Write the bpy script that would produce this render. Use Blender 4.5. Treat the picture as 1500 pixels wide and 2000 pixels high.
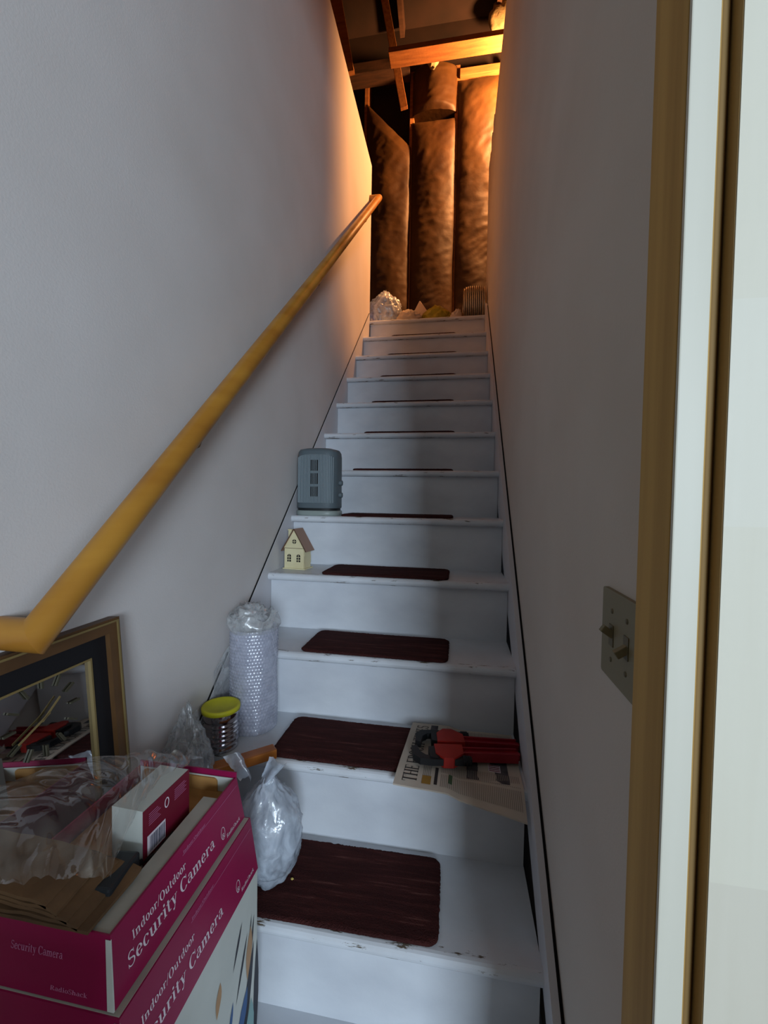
import bpy, bmesh, math, random
from mathutils import Vector, Matrix, noise
random.seed(7)
for o in list(bpy.data.objects):
    bpy.data.objects.remove(o)
scene = bpy.context.scene
C = scene.collection
PI = math.pi

# ------------------------------------------------------------------ camera
CAM_F = 830.9
cam_data = bpy.data.cameras.new('camera')
cam_data.sensor_fit = 'HORIZONTAL'
cam_data.sensor_width = 36.0
cam_data.lens = 36.0 * CAM_F / 1500.0
cam_data.clip_start = 0.02
cam = bpy.data.objects.new('camera', cam_data)
C.objects.link(cam)
R_ = Vector((0.98598560, 0.16604373, 0.01618279))
U_ = Vector((-0.02115545, 0.02822298, 0.99937776))
F_ = Vector((-0.16548369, 0.98571443, -0.03134019))
cam.matrix_world = Matrix(((R_.x, U_.x, -F_.x, 0.6614), (R_.y, U_.y, -F_.y, -0.7926),
                           (R_.z, U_.z, -F_.z, 1.0739), (0, 0, 0, 1)))
scene.camera = cam

# ------------------------------------------------------------------ world, lights, exposure
world = bpy.data.worlds.new('world')
scene.world = world
world.use_nodes = True
world.node_tree.nodes['Background'].inputs[0].default_value = (0.45, 0.62, 1.0, 1)
world.node_tree.nodes['Background'].inputs[1].default_value = 0.6
vs = scene.view_settings
vs.view_transform = 'Standard'
vs.look = 'None'
vs.exposure = 0.0
vs.gamma = 1.0
vs.use_curve_mapping = False
WIN = dict(x0=1.80, x1=3.30, y=-5.00, z0=0.90, z1=2.25)       # window in the back wall, behind the camera
WIN2 = dict(x=3.40, y0=-4.10, y1=-1.20, z0=0.70, z1=2.20)     # wide window in the room's right wall
def window_light(name, loc, rot, w, h, energy):
    d_ = bpy.data.lights.new(name, 'AREA'); d_.shape = 'RECTANGLE'; d_.size = w; d_.size_y = h
    d_.energy = energy; d_.color = (0.71, 0.855, 1.0)
    o_ = bpy.data.objects.new(name, d_); o_.location = loc; o_.rotation_euler = rot
    C.objects.link(o_)
window_light('window_daylight_back', ((WIN['x0'] + WIN['x1']) / 2, WIN['y'] + 0.02, (WIN['z0'] + WIN['z1']) / 2), (PI / 2, 0, 0), WIN['x1'] - WIN['x0'], WIN['z1'] - WIN['z0'], 212.0)
window_light('window_daylight_side', (WIN2['x'] - 0.02, (WIN2['y0'] + WIN2['y1']) / 2, (WIN2['z0'] + WIN2['z1']) / 2), (PI / 2, 0, PI / 2), WIN2['y1'] - WIN2['y0'], WIN2['z1'] - WIN2['z0'], 31.0)
BULB = (1.25, 2.68, 4.44)

# ------------------------------------------------------------------ helpers
def col(r, g, b):
    f = lambda c: (c / 255 / 12.92) if c / 255 <= 0.04045 else ((c / 255 + 0.055) / 1.055) ** 2.4
    return (f(r), f(g), f(b), 1.0)

MATS = {}
def mat(name, c, rough=0.6, c2=None, scale=(20, 20, 20), bump=0.0, bscale=80, metal=0.0, spec=0.4, detail=4, lo=0.35, hi=0.7):
    """Plain or two-tone noise material in object coordinates with optional bump."""
    m = bpy.data.materials.new(name)
    m.use_nodes = True
    n, l = m.node_tree.nodes, m.node_tree.links
    b = n['Principled BSDF']
    b.inputs['Base Color'].default_value = c
    b.inputs['Roughness'].default_value = rough
    b.inputs['Metallic'].default_value = metal
    b.inputs['Specular IOR Level'].default_value = spec
    tc = n.new('ShaderNodeTexCoord')
    if c2:
        mp = n.new('ShaderNodeMapping'); mp.inputs['Scale'].default_value = scale
        l.new(tc.outputs['Object'], mp.inputs['Vector'])
        nz = n.new('ShaderNodeTexNoise'); nz.inputs['Scale'].default_value = 1.0; nz.inputs['Detail'].default_value = detail
        l.new(mp.outputs[0], nz.inputs['Vector'])
        rp = n.new('ShaderNodeValToRGB')
        rp.color_ramp.elements[0].position = lo; rp.color_ramp.elements[1].position = hi
        rp.color_ramp.elements[0].color = c; rp.color_ramp.elements[1].color = c2
        l.new(nz.outputs[0], rp.inputs[0]); l.new(rp.outputs[0], b.inputs['Base Color'])
    if bump:
        bz = n.new('ShaderNodeTexNoise'); bz.inputs['Scale'].default_value = bscale; bz.inputs['Detail'].default_value = 5
        l.new(tc.outputs['Object'], bz.inputs['Vector'])
        bm = n.new('ShaderNodeBump'); bm.inputs['Strength'].default_value = bump; bm.inputs['Distance'].default_value = 0.004
        l.new(bz.outputs[0], bm.inputs['Height']); l.new(bm.outputs[0], b.inputs['Normal'])
    MATS[name] = m
    return m

def film(name, tint, fac, rough=0.12, bump=0.5, bscale=25, body=0.35, gloss=0.1):
    """Thin plastic film: mostly see-through, some milky body and shiny wrinkles."""
    m = bpy.data.materials.new(name)
    m.use_nodes = True
    n, l = m.node_tree.nodes, m.node_tree.links
    b = n['Principled BSDF']
    b.inputs['Base Color'].default_value = tint
    b.inputs['Roughness'].default_value = rough
    b.inputs['Specular IOR Level'].default_value = 0.9
    tr = n.new('ShaderNodeBsdfTransparent')
    mx = n.new('ShaderNodeMixShader')
    tc = n.new('ShaderNodeTexCoord')
    nz = n.new('ShaderNodeTexNoise'); nz.inputs['Scale'].default_value = bscale; nz.inputs['Detail'].default_value = 6
    nz.inputs['Distortion'].default_value = 0.8
    l.new(tc.outputs['Object'], nz.inputs['Vector'])
    bm = n.new('ShaderNodeBump'); bm.inputs['Strength'].default_value = bump; bm.inputs['Distance'].default_value = 0.01
    l.new(nz.outputs[0], bm.inputs['Height']); l.new(bm.outputs[0], b.inputs['Normal'])
    mr = n.new('ShaderNodeMapRange')
    mr.inputs['From Min'].default_value = 0.35; mr.inputs['From Max'].default_value = 0.7
    mr.inputs['To Min'].default_value = fac * (1 - body); mr.inputs['To Max'].default_value = min(1, fac * (1 + body))
    l.new(nz.outputs[0], mr.inputs['Value'])
    gl = n.new('ShaderNodeBsdfGlossy'); gl.inputs['Roughness'].default_value = rough * 0.6; gl.inputs['Color'].default_value = (0.9, 0.92, 0.95, 1)
    l.new(bm.outputs[0], gl.inputs['Normal'])
    mg_ = n.new('ShaderNodeMixShader'); mg_.inputs[0].default_value = gloss
    l.new(b.outputs[0], mg_.inputs[1]); l.new(gl.outputs[0], mg_.inputs[2])
    l.new(mr.outputs[0], mx.inputs[0]); l.new(tr.outputs[0], mx.inputs[1]); l.new(mg_.outputs[0], mx.inputs[2])
    l.new(mx.outputs[0], n['Material Output'].inputs['Surface'])
    MATS[name] = m
    return m

class MB:
    """Collects shapes; build() links them as ONE mesh object."""
    def __init__(s):
        s.v, s.f, s.sm = [], [], []
    def add(s, vs_, fs_, smooth=False, M=None):
        k = len(s.v)
        s.v += [tuple(M @ Vector(p)) if M else tuple(p) for p in vs_]
        s.f += [tuple(k + i for i in f) for f in fs_]
        s.sm += [smooth] * len(fs_)
        return s
    def box(s, x0, x1, y0, y1, z0, z1, M=None, bev=0.0):
        if bev <= 0:
            p = [(x, y, z) for z in (z0, z1) for y in (y0, y1) for x in (x0, x1)]
            f = [(0, 2, 3, 1), (4, 5, 7, 6), (0, 1, 5, 4), (2, 6, 7, 3), (0, 4, 6, 2), (1, 3, 7, 5)]
            return s.add(p, f, False, M)
        bm = bmesh.new()
        bmesh.ops.create_cube(bm, size=1.0)
        for v in bm.verts:
            v.co = Vector(((x0 + x1) / 2 + v.co.x * (x1 - x0), (y0 + y1) / 2 + v.co.y * (y1 - y0), (z0 + z1) / 2 + v.co.z * (z1 - z0)))
        bmesh.ops.bevel(bm, geom=bm.edges[:], offset=bev, segments=2, profile=0.6, affect='EDGES')
        return s.bm(bm, False, M)
    def bm(s, bm, smooth=False, M=None):
        bm.verts.ensure_lookup_table(); bm.verts.index_update()
        s.add([v.co.copy() for v in bm.verts], [[v.index for v in f.verts] for f in bm.faces], smooth, M)
        bm.free()
        return s
    def prism(s, poly, axis, a, b, M=None, smooth=False):
        """poly: 2D points in the plane normal to axis ('x': (y,z), 'y': (x,z), 'z': (x,y)), extruded a..b."""
        n = len(poly)
        def pt(p, h):
            return {'x': (h, p[0], p[1]), 'y': (p[0], h, p[1]), 'z': (p[0], p[1], h)}[axis]
        vs_ = [pt(p, a) for p in poly] + [pt(p, b) for p in poly]
        fs_ = [tuple(range(n))[::-1], tuple(range(n, 2 * n))]
        s.add(vs_, fs_, False, M)
        return s.add(vs_, [(i, (i + 1) % n, n + (i + 1) % n, n + i) for i in range(n)], smooth, M)
    def tube(s, pts, r, seg=12, closed=False, caps=True, M=None):
        pts = [Vector(p) for p in pts]
        n = len(pts)
        rs = r if isinstance(r, (list, tuple)) else [r] * n
        vs_, fs_ = [], []
        prev = None
        for i, p in enumerate(pts):
            if closed:
                t = (pts[(i + 1) % n] - pts[i - 1]).normalized()
            else:
                t = (pts[min(i + 1, n - 1)] - pts[max(i - 1, 0)]).normalized()
            a = prev if prev is not None else (Vector((0, 0, 1)) if abs(t.z) < 0.9 else Vector((1, 0, 0)))
            u = (a - t * a.dot(t)).normalized()
            prev = u
            w = t.cross(u)
            for k in range(seg):
                q = 2 * PI * k / seg
                vs_.append(p + (u * math.cos(q) + w * math.sin(q)) * rs[i])
        m = n if closed else n - 1
        for i in range(m):
            for k in range(seg):
                a, b = i * seg + k, i * seg + (k + 1) % seg
                c, d = ((i + 1) % n) * seg + (k + 1) % seg, ((i + 1) % n) * seg + k
                fs_.append((a, b, c, d))
        s.add(vs_, fs_, True, M)
        if caps and not closed:
            s.add(vs_[:seg], [tuple(range(seg))[::-1]], False, M)
            s.add(vs_[-seg:], [tuple(range(seg))], False, M)
        return s
    def lathe(s, prof, c=(0, 0, 0), seg=32, M=None, smooth=True, a0=0, a1=2 * PI):
        vs_, fs_ = [], []
        full = abs(a1 - a0 - 2 * PI) < 1e-6
        k = seg if full else seg + 1
        for r, z in prof:
            for i in range(k):
                q = a0 + (a1 - a0) * i / seg
                vs_.append((c[0] + r * math.cos(q), c[1] + r * math.sin(q), c[2] + z))
        for j in range(len(prof) - 1):
            for i in range(seg):
                i2 = (i + 1) % k
                fs_.append((j * k + i, j * k + i2, (j + 1) * k + i2, (j + 1) * k + i))
        return s.add(vs_, fs_, smooth, M)
    def grid(s, fn, nu, nv, M=None, smooth=True):
        vs_ = [fn(i / nu, j / nv) for j in range(nv + 1) for i in range(nu + 1)]
        fs_ = [(j * (nu + 1) + i, j * (nu + 1) + i + 1, (j + 1) * (nu + 1) + i + 1, (j + 1) * (nu + 1) + i) for j in range(nv) for i in range(nu)]
        return s.add(vs_, fs_, smooth, M)
    def blob(s, c, rad, sub=4, amp=0.25, freq=2.2, seed=0, floor=None, shape=None, smooth=True):
        """Crumpled lump: an icosphere pushed about by ridged noise, flattened where it rests."""
        bm = bmesh.new()
        bmesh.ops.create_icosphere(bm, subdivisions=sub, radius=1.0)
        off = Vector((seed * 13.7, seed * 5.1, seed * 9.3))
        for v in bm.verts:
            d = v.co.normalized()
            q = d * freq + off
            k = 1 + amp * (0.5 - abs(noise.noise(q)) * 2) + amp * 0.6 * (0.4 - abs(noise.noise(q * 2.3)) * 2) + amp * 0.3 * noise.noise(q * 5)
            p = Vector((d.x * rad[0], d.y * rad[1], d.z * rad[2])) * k
            if shape:
                p = shape(d, p)
            v.co = Vector(c) + p
            if floor is not None and v.co.z < floor:
                v.co.z = floor + 0.0005
        return s.bm(bm, smooth)
    def build(s, name, m, parent=None, loc=None, rot=None):
        me = bpy.data.meshes.new(name)
        me.from_pydata(s.v, [], s.f)
        me.polygons.foreach_set('use_smooth', s.sm)
        me.update()
        o = bpy.data.objects.new(name, me)
        C.objects.link(o)
        if m:
            me.materials.append(MATS[m] if isinstance(m, str) else m)
        if parent:
            o.parent = parent
        if loc:
            o.location = loc
        if rot:
            o.rotation_euler = rot
        return o

def fixn(o):
    bm = bmesh.new(); bm.from_mesh(o.data)
    bmesh.ops.recalc_face_normals(bm, faces=bm.faces[:]); bm.to_mesh(o.data); bm.free()
    return o

def tag(o, label, cat, group=None):
    o['label'] = label; o['category'] = cat
    if group:
        o['group'] = group
    return o

def thing(name, label, cat, loc=(0, 0, 0), rot=(0, 0, 0), group=None):
    o = bpy.data.objects.new(name, None)
    o.empty_display_size = 0.02
    C.objects.link(o)
    o.location = loc; o.rotation_euler = rot
    return tag(o, label, cat, group)

def struct(o):
    o['kind'] = 'structure'
    return o

def copy_tree(o, parent=None):
    c = o.copy(); C.objects.link(c); c.parent = parent
    for ch in list(o.children):
        copy_tree(ch, c)
    return c

def ellipse(cx, cy, rx, ry, n=24):
    return [(cx + rx * math.cos(2 * PI * i / n), cy + ry * math.sin(2 * PI * i / n)) for i in range(n)]

def rrect(x0, x1, y0, y1, r, n=6):
    p = []
    for cx, cy, a in ((x1 - r, y1 - r, 0), (x0 + r, y1 - r, 90), (x0 + r, y0 + r, 180), (x1 - r, y0 + r, 270)):
        for i in range(n + 1):
            q = math.radians(a + 90 * i / n)
            p.append((cx + r * math.cos(q), cy + r * math.sin(q)))
    return p

# ------------------------------------------------------------------ materials
mat('wall_paint', col(208, 203, 201), 0.85, col(201, 195, 192), (3, 3, 3), bump=0.10, bscale=260)
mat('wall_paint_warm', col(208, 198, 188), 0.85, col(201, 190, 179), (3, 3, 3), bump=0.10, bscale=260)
mat('room_wall', col(150, 142, 128), 0.9)
mat('room_floor', col(120, 95, 70), 0.6, col(95, 72, 50), (2, 30, 2))
mat('stair_paint', col(216, 220, 226), 0.42, col(194, 198, 206), (4, 4, 7), bump=0.06, bscale=120)
mat('skirt_paint', col(205, 204, 208), 0.5, col(198, 196, 200), (5, 5, 5))
mat('gap_shade', col(12, 10, 10), 0.9)
mat('rail_wood', col(176, 126, 48), 0.38, col(148, 96, 32), (3, 3, 14), bump=0.05, bscale=60)
mat('rail_end', col(128, 92, 40), 0.5, col(108, 76, 32), (10, 40, 40))
mat('pine_raw', col(166, 134, 84), 0.7, col(140, 110, 64), (40, 40, 1.2), bump=0.1, bscale=50)
mat('pine_shade_lifted', col(200, 160, 92), 0.7, col(172, 134, 72), (40, 40, 1.2), bump=0.1, bscale=50)  # same pine as the raw one, lightened to offset the shade on the jamb
mat('trim_white', col(213, 210, 196), 0.5, col(207, 204, 189), (30, 30, 2))
mat('trim_pale', col(216, 212, 196), 0.6, col(209, 204, 186), (25, 25, 1.5), bump=0.04, bscale=70)
mat('trim_pale_b', col(211, 206, 191), 0.6, col(203, 197, 180), (25, 25, 1.5), bump=0.04, bscale=70)
mat('trim_pale_c', col(218, 215, 201), 0.6, col(211, 207, 191), (25, 25, 1.5), bump=0.04, bscale=70)
mat('plate', col(132, 122, 94), 0.5)
mat('plate_dark', col(104, 94, 68), 0.5)
mat('lumber', col(158, 106, 58), 0.75, col(126, 80, 42), (5, 40, 40), bump=0.15, bscale=60)
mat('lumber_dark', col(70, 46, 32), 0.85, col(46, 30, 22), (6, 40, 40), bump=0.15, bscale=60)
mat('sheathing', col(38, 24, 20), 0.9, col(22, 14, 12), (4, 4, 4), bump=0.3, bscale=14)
mat('kraft', col(70, 48, 22), 0.55, col(44, 26, 12), (5, 5, 3), bump=0.35, bscale=26, spec=0.25)
mat('attic_side', col(168, 128, 88), 0.9, col(140, 104, 70), (3, 3, 3))
mat('attic_floor', col(120, 88, 58), 0.8, col(92, 64, 42), (3, 20, 3))

def tread_material():
    """White stair paint, scuffed down to dark wood along the nosing and the back of each tread."""
    m = mat('tread_paint', col(214, 219, 226), 0.42, col(200, 203, 208), (7, 7, 7), bump=0.06, bscale=120)
    n, l = m.node_tree.nodes, m.node_tree.links
    b = n['Principled BSDF']
    src = b.inputs['Base Color'].links[0].from_socket
    tc = n.new('ShaderNodeTexCoord')
    sx = n.new('ShaderNodeSeparateXYZ'); l.new(tc.outputs['Object'], sx.inputs[0])
    nz = n.new('ShaderNodeTexNoise'); nz.inputs['Scale'].default_value = 1.0; nz.inputs['Detail'].default_value = 7; nz.inputs['Roughness'].default_value = 0.7
    oi = n.new('ShaderNodeObjectInfo')
    mp = n.new('ShaderNodeMapping'); mp.inputs['Scale'].default_value = (14, 70, 60)
    l.new(tc.outputs['Object'], mp.inputs[0])
    cb = n.new('ShaderNodeCombineXYZ'); ml = n.new('ShaderNodeMath'); ml.operation = 'MULTIPLY'; ml.inputs[1].default_value = 31.0
    l.new(oi.outputs['Random'], ml.inputs[0]); l.new(ml.outputs[0], cb.inputs[0]); l.new(cb.outputs[0], mp.inputs['Location'])
    l.new(mp.outputs[0], nz.inputs['Vector'])
    # closeness to the nosing edge (object y near 0.012)
    d = n.new('ShaderNodeMath'); d.operation = 'SUBTRACT'; d.inputs[1].default_value = 0.014; l.new(sx.outputs[1], d.inputs[0])
    ab = n.new('ShaderNodeMath'); ab.operation = 'ABSOLUTE'; l.new(d.outputs[0], ab.inputs[0])
    e = n.new('ShaderNodeMapRange'); e.inputs['From Min'].default_value = 0.0; e.inputs['From Max'].default_value = 0.022
    e.inputs['To Min'].default_value = 0.09; e.inputs['To Max'].default_value = -0.06; l.new(ab.outputs[0], e.inputs['Value'])
    s = n.new('ShaderNodeMath'); s.operation = 'ADD'; l.new(nz.outputs[0], s.inputs[0]); l.new(e.outputs[0], s.inputs[1])
    r = n.new('ShaderNodeMapRange'); r.inputs['From Min'].default_value = 0.615; r.inputs['From Max'].default_value = 0.66
    l.new(s.outputs[0], r.inputs['Value'])
    mx = n.new('ShaderNodeMix'); mx.data_type = 'RGBA'
    l.new(r.outputs[0], mx.inputs[0]); l.new(src, mx.inputs[6]); mx.inputs[7].default_value = col(92, 80, 66)
    l.new(mx.outputs[2], b.inputs['Base Color'])
tread_material()

# ------------------------------------------------------------------ dimensions of the stair
RISE, RUN, W, N = 0.2, 0.2142, 0.84, 12
XL, XR = -0.006, 0.86                  # faces of the side walls
LAND_Z = RISE * N
TOP_Y = RUN * (N - 1)                 # nosing of the landing
WALL_TOP = 3.545
END_L, END_R = 2.385, 2.645           # far ends of the two side walls
DOOR_Y = -0.401                       # face of the door jamb towards the room

# ------------------------------------------------------------------ the setting: walls, floor, room behind
struct(MB().box(-0.12, XL, -0.50, END_L, -0.02, WALL_TOP).build('wall_left', 'wall_paint'))
struct(MB().box(-0.12, 0.95, 2.66, 2.72, 0.0, LAND_Z - 0.03).build('wall_below_landing', 'room_wall'))
struct(MB().box(XR, 0.95, -0.330, END_R, -0.02, WALL_TOP + 0.03).build('wall_right', 'wall_paint_warm'))
struct(MB().box(-2.0, 3.4, -5.1, -0.45, -0.08, 0.0).build('floor', 'room_floor'))
struct(MB().box(-0.12, 0.95, -0.45, 3.2, -0.08, 0.0).build('floor_stair_foot', 'stair_paint'))
# wall that holds the doorway (above and beside the opening)
b = MB()
b.box(-2.0, -0.12, -0.50, -0.34, 0, 2.9)
b.box(1.0, 3.4, -0.40, -0.34, 0, 2.9)
struct(b.build('wall_front', 'room_wall'))
b = MB()
b.box(-2.0, WIN['x0'], -5.1, -5.0, 0, 2.9); b.box(WIN['x1'], 3.4, -5.1, -5.0, 0, 2.9)
b.box(WIN['x0'], WIN['x1'], -5.1, -5.0, 0, WIN['z0']); b.box(WIN['x0'], WIN['x1'], -5.1, -5.0, WIN['z1'], 2.9)
struct(b.build('wall_back', 'room_wall'))
b = MB()
b.box(3.4, 3.5, -5.1, WIN2['y0'], 0, 2.9); b.box(3.4, 3.5, WIN2['y1'], -0.34, 0, 2.9)
b.box(3.4, 3.5, WIN2['y0'], WIN2['y1'], 0, WIN2['z0']); b.box(3.4, 3.5, WIN2['y0'], WIN2['y1'], WIN2['z1'], 2.9)
struct(b.build('wall_room_right', 'room_wall'))
struct(MB().box(-2.1, -2.0, -5.1, -0.34, 0, 2.9).build('wall_room_left', 'room_wall'))
struct(MB().box(-2.1, 3.5, -5.1, -0.50, 2.9, 3.0).build('ceiling', 'room_wall'))
struct(MB().box(-0.05, 0.62, -1.00, -0.92, 0, 0.74).build('wall_added_blocker', 'room_wall'))  # unseen, added to keep window light off the box fronts and low steps
wf = MB()
for x in (WIN['x0'] + 0.02, WIN['x1'] - 0.02, (WIN['x0'] + WIN['x1']) / 2):
    wf.box(x - 0.02, x + 0.02, -5.08, -5.03, WIN['z0'], WIN['z1'])
struct(wf.build('window_1', 'trim_white'))
wf = MB()
for y in (WIN2['y0'] + 0.02, WIN2['y1'] - 0.02, (WIN2['y0'] + WIN2['y1']) / 2):
    wf.box(3.43, 3.48, y - 0.02, y + 0.02, WIN2['z0'], WIN2['z1'])
struct(wf.build('window_2', 'trim_white'))

# door jamb and casing at the right edge of the picture
struct(MB().box(0.840, 0.8655, -0.3985, -0.336, 0, 2.90, bev=0.0015).build('trim_1', 'pine_shade_lifted'))
struct(MB().box(0.8405, 0.8622, DOOR_Y - 0.002, -0.3985, 0, 2.90, bev=0.0012).build('trim_2', 'trim_white'))
struct(MB().tube([(0.8684, -0.3925, 0), (0.8684, -0.3925, 2.90)], 0.0050, 12).build('trim_3', 'pine_raw'))
for k, (z0, z1, m_) in enumerate(((0, 0.762, 'trim_pale_b'), (0.762, 1.056, 'trim_pale'), (1.056, 1.236, 'trim_pale_c'), (1.236, 2.90, 'trim_pale'))):
    struct(MB().box(0.8742, 1.06, -0.4105, -0.388, z0, z1).build('trim_%d' % (7 + k), m_))
struct(MB().box(0.8736, 0.8741, -0.4095, -0.388, 0, 2.90).build('trim_11', 'pine_raw'))
struct(MB().box(0.8655, 1.0, -0.388, -0.336, 0, 2.90).build('trim_5', 'pine_raw'))
struct(MB().box(-0.12, 0.90, -0.3985, -0.336, 2.875, 2.90).build('trim_6', 'pine_raw'))

# ------------------------------------------------------------------ staircase
stairs = thing('staircase', 'steep white painted staircase rising between two plain walls', 'staircase')
TH, OV = 0.027, 0.026                 # tread thickness, overhang of the nosing past the riser
def tread_mesh(w, depth):
    prof = []
    for k in range(9):                # rounded nose
        q = PI / 2 + PI * k / 8
        prof.append((TH / 2 + math.cos(q) * TH / 2, -TH / 2 + math.sin(q) * TH / 2))
    prof = [(depth, 0)] + prof + [(depth, -TH)]
    b = MB(); b.prism(prof, 'x', 0, w, smooth=False)
    return b
tm = None
for i in range(1, N):
    if tm is None:
        t0 = tread_mesh(W, RUN + OV + 0.01).build('tread', 'tread_paint', stairs)
        tm = t0
    else:
        t0 = tm.copy(); C.objects.link(t0); t0.parent = stairs
    t0.location = (0, RUN * (i - 1), RISE * i)
rm = None
for i in range(1, N + 1):
    if rm is None:
        r0 = MB().box(0.001, W - 0.001, 0, 0.018, -RISE, -TH).build('riser', 'stair_paint', stairs)
        rm = r0
    else:
        r0 = rm.copy(); C.objects.link(r0); r0.parent = stairs
    r0.location = (0, RUN * (i - 1) + OV, RISE * i)
tread_mesh(W, 0.12).build('landing_nosing', 'tread_paint', stairs).location = (0, TOP_Y, LAND_Z)
# skirt boards: sloping boards on each wall with a crack behind their top edge
SL = RISE / RUN
def skirt(x0, x1, up, y0, y1, name):
    z = lambda y: RISE + SL * y + up
    b = MB()
    b.prism([(y0, max(0, z(y0) - 0.40)), (y1, z(y1) - 0.40), (y1, z(y1)), (y0, z(y0))], 'x', x0, x1)
    return fixn(b.build(name, 'skirt_paint', stairs))
skirt(-0.0055, 0.0, 0.050, -0.16, TOP_Y + 0.005, 'skirt_board')
skirt(W, 0.8535, 0.068, -0.20, TOP_Y + 0.02, 'skirt_board')
# near-black strip standing in for the shade in the crack behind the boards
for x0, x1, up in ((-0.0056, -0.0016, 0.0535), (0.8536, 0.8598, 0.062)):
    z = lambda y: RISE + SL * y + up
    fixn(MB().prism([(-0.15, z(-0.15) - 0.05), (TOP_Y, z(TOP_Y) - 0.05), (TOP_Y, z(TOP_Y)), (-0.15, z(-0.15))], 'x', x0, x1).build('gap_shade_strip', 'gap_shade', stairs))

# ------------------------------------------------------------------ stair mats
def mat_shader():
    m = bpy.data.materials.new('mat_pile'); m.use_nodes = True
    n, l = m.node_tree.nodes, m.node_tree.links
    b = n['Principled BSDF']; b.inputs['Roughness'].default_value = 0.95; b.inputs['Specular IOR Level'].default_value = 0.1
    tc = n.new('ShaderNodeTexCoord')
    mp = n.new('ShaderNodeMapping'); mp.inputs['Scale'].default_value = (9, 130, 40); l.new(tc.outputs['Object'], mp.inputs[0])
    nz = n.new('ShaderNodeTexNoise'); nz.inputs['Scale'].default_value = 1; nz.inputs['Detail'].default_value = 4
    l.new(mp.outputs[0], nz.inputs['Vector'])
    rp = n.new('ShaderNodeValToRGB'); el = rp.color_ramp.elements
    el[0].position = 0.42; el[0].color = col(60, 31, 30); el[1].position = 0.62; el[1].color = col(74, 38, 36)
    k = el.new(0.72); k.color = col(104, 66, 60)
    l.new(nz.outputs[0], rp.inputs[0]); l.new(rp.outputs[0], b.inputs['Base Color'])
    bz = n.new('ShaderNodeTexNoise'); bz.inputs['Scale'].default_value = 420; bz.inputs['Detail'].default_value = 3
    l.new(tc.outputs['Object'], bz.inputs['Vector'])
    bm = n.new('ShaderNodeBump'); bm.inputs['Strength'].default_value = 1.0; bm.inputs['Distance'].default_value = 0.004
    l.new(bz.outputs[0], bm.inputs['Height']); l.new(bm.outputs[0], b.inputs['Normal'])
    MATS['mat_pile'] = m
mat_shader()
def make_mat(x0, x1, y0, y1, seed):
    """A pile mat: rounded outline with tufted, uneven rim and a low ribbed top."""
    rnd = random.Random(seed)
    out = rrect(x0, x1, y0, y1, 0.022, 6)
    pts = []
    for i, p in enumerate(out):
        q = out[(i + 1) % len(out)]
        L = math.hypot(q[0] - p[0], q[1] - p[1])
        k = max(1, int(L / 0.0035))
        for j in range(k):
            pts.append((p[0] + (q[0] - p[0]) * j / k, p[1] + (q[1] - p[1]) * j / k))
    cx, cy = (x0 + x1) / 2, (y0 + y1) / 2
    def ring(ins, z, jit):
        r = []
        for (x, y) in pts:
            d = math.hypot(x - cx, y - cy)
            a = ins + rnd.uniform(-jit, jit)
            r.append((x - (x - cx) / d * a, y - (y - cy) / d * a, z + rnd.uniform(-1, 1) * 0.0004))
        return r
    rings = [ring(0.001, 0.0, 0.0003), ring(-0.001, 0.003, 0.0014), ring(0.0005, 0.0065, 0.0013), ring(0.005, 0.0085, 0.001)]
    n = len(pts)
    vs_ = [v for r in rings for v in r]
    fs_ = [(j * n + i, j * n + (i + 1) % n, (j + 1) * n + (i + 1) % n, (j + 1) * n + i) for j in range(3) for i in range(n)]
    b = MB(); b.add(vs_, fs_, False)
    b.add(rings[3], [tuple(range(n))], False)
    return b
ordn = ['first', 'second', 'third', 'fourth', 'fifth', 'sixth', 'seventh', 'eighth', 'ninth', 'tenth', 'eleventh']
where = {1: 'beside the white bag', 2: 'under the newspaper', 4: 'beside the little house', 5: 'beside the heater'}
mat_dx = [0, 0, 0.002, -0.004, 0.006, 0, 0.004, -0.004, 0.003, 0.006, -0.003]
for i in range(1, N):
    y0 = 0.016 if i > 1 else 0.008
    o = make_mat(0.196, 0.646, y0, 0.212, i).build('stair_mat', 'mat_pile')
    o.location = (mat_dx[i - 1], RUN * (i - 1), RISE * i + 0.0003)
    o.rotation_euler = (0, 0, [0.012, -0.004, -0.01, -0.008, 0.006, 0, 0.004, -0.003, 0, 0.004, 0][i - 1])
    tag(o, 'dark maroon stair mat on the %s step from the bottom%s' % (ordn[i - 1], ', ' + where[i] if i in where else ''), 'mat', 'stair mats')

# ------------------------------------------------------------------ handrail with mitred returns
rail = thing('handrail', 'round varnished wooden handrail running up the left wall', 'handrail', (0.058, -0.268, 0.865))
A = Vector((0, 0, 0)); B = Vector((0, 2.602, 2.405))
rr = 0.0245
bm = MB()
d = (B - A).normalized()
seg = 24
u = Vector((1, 0, 0)); w_ = d.cross(u)
vs_ = []
NR = 40
for i in range(NR + 1):
    for k in range(seg):
        q = 2 * PI * k / seg
        o_ = u * math.cos(q) * rr + w_ * math.sin(q) * rr
        p = A.lerp(B, i / NR)
        if i == 0:                    # mitre: cut on the bisecting plane with the return
            p = p - d * o_.x
        if i == NR:
            p = p + d * o_.x
        vs_.append(p + o_)
fs_ = [(i * seg + k, i * seg + (k + 1) % seg, (i + 1) * seg + (k + 1) % seg, (i + 1) * seg + k) for i in range(NR) for k in range(seg)]
bm.add(vs_, fs_, True)
rail_o = bm.build('rail', 'rail_wood', rail)
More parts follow.
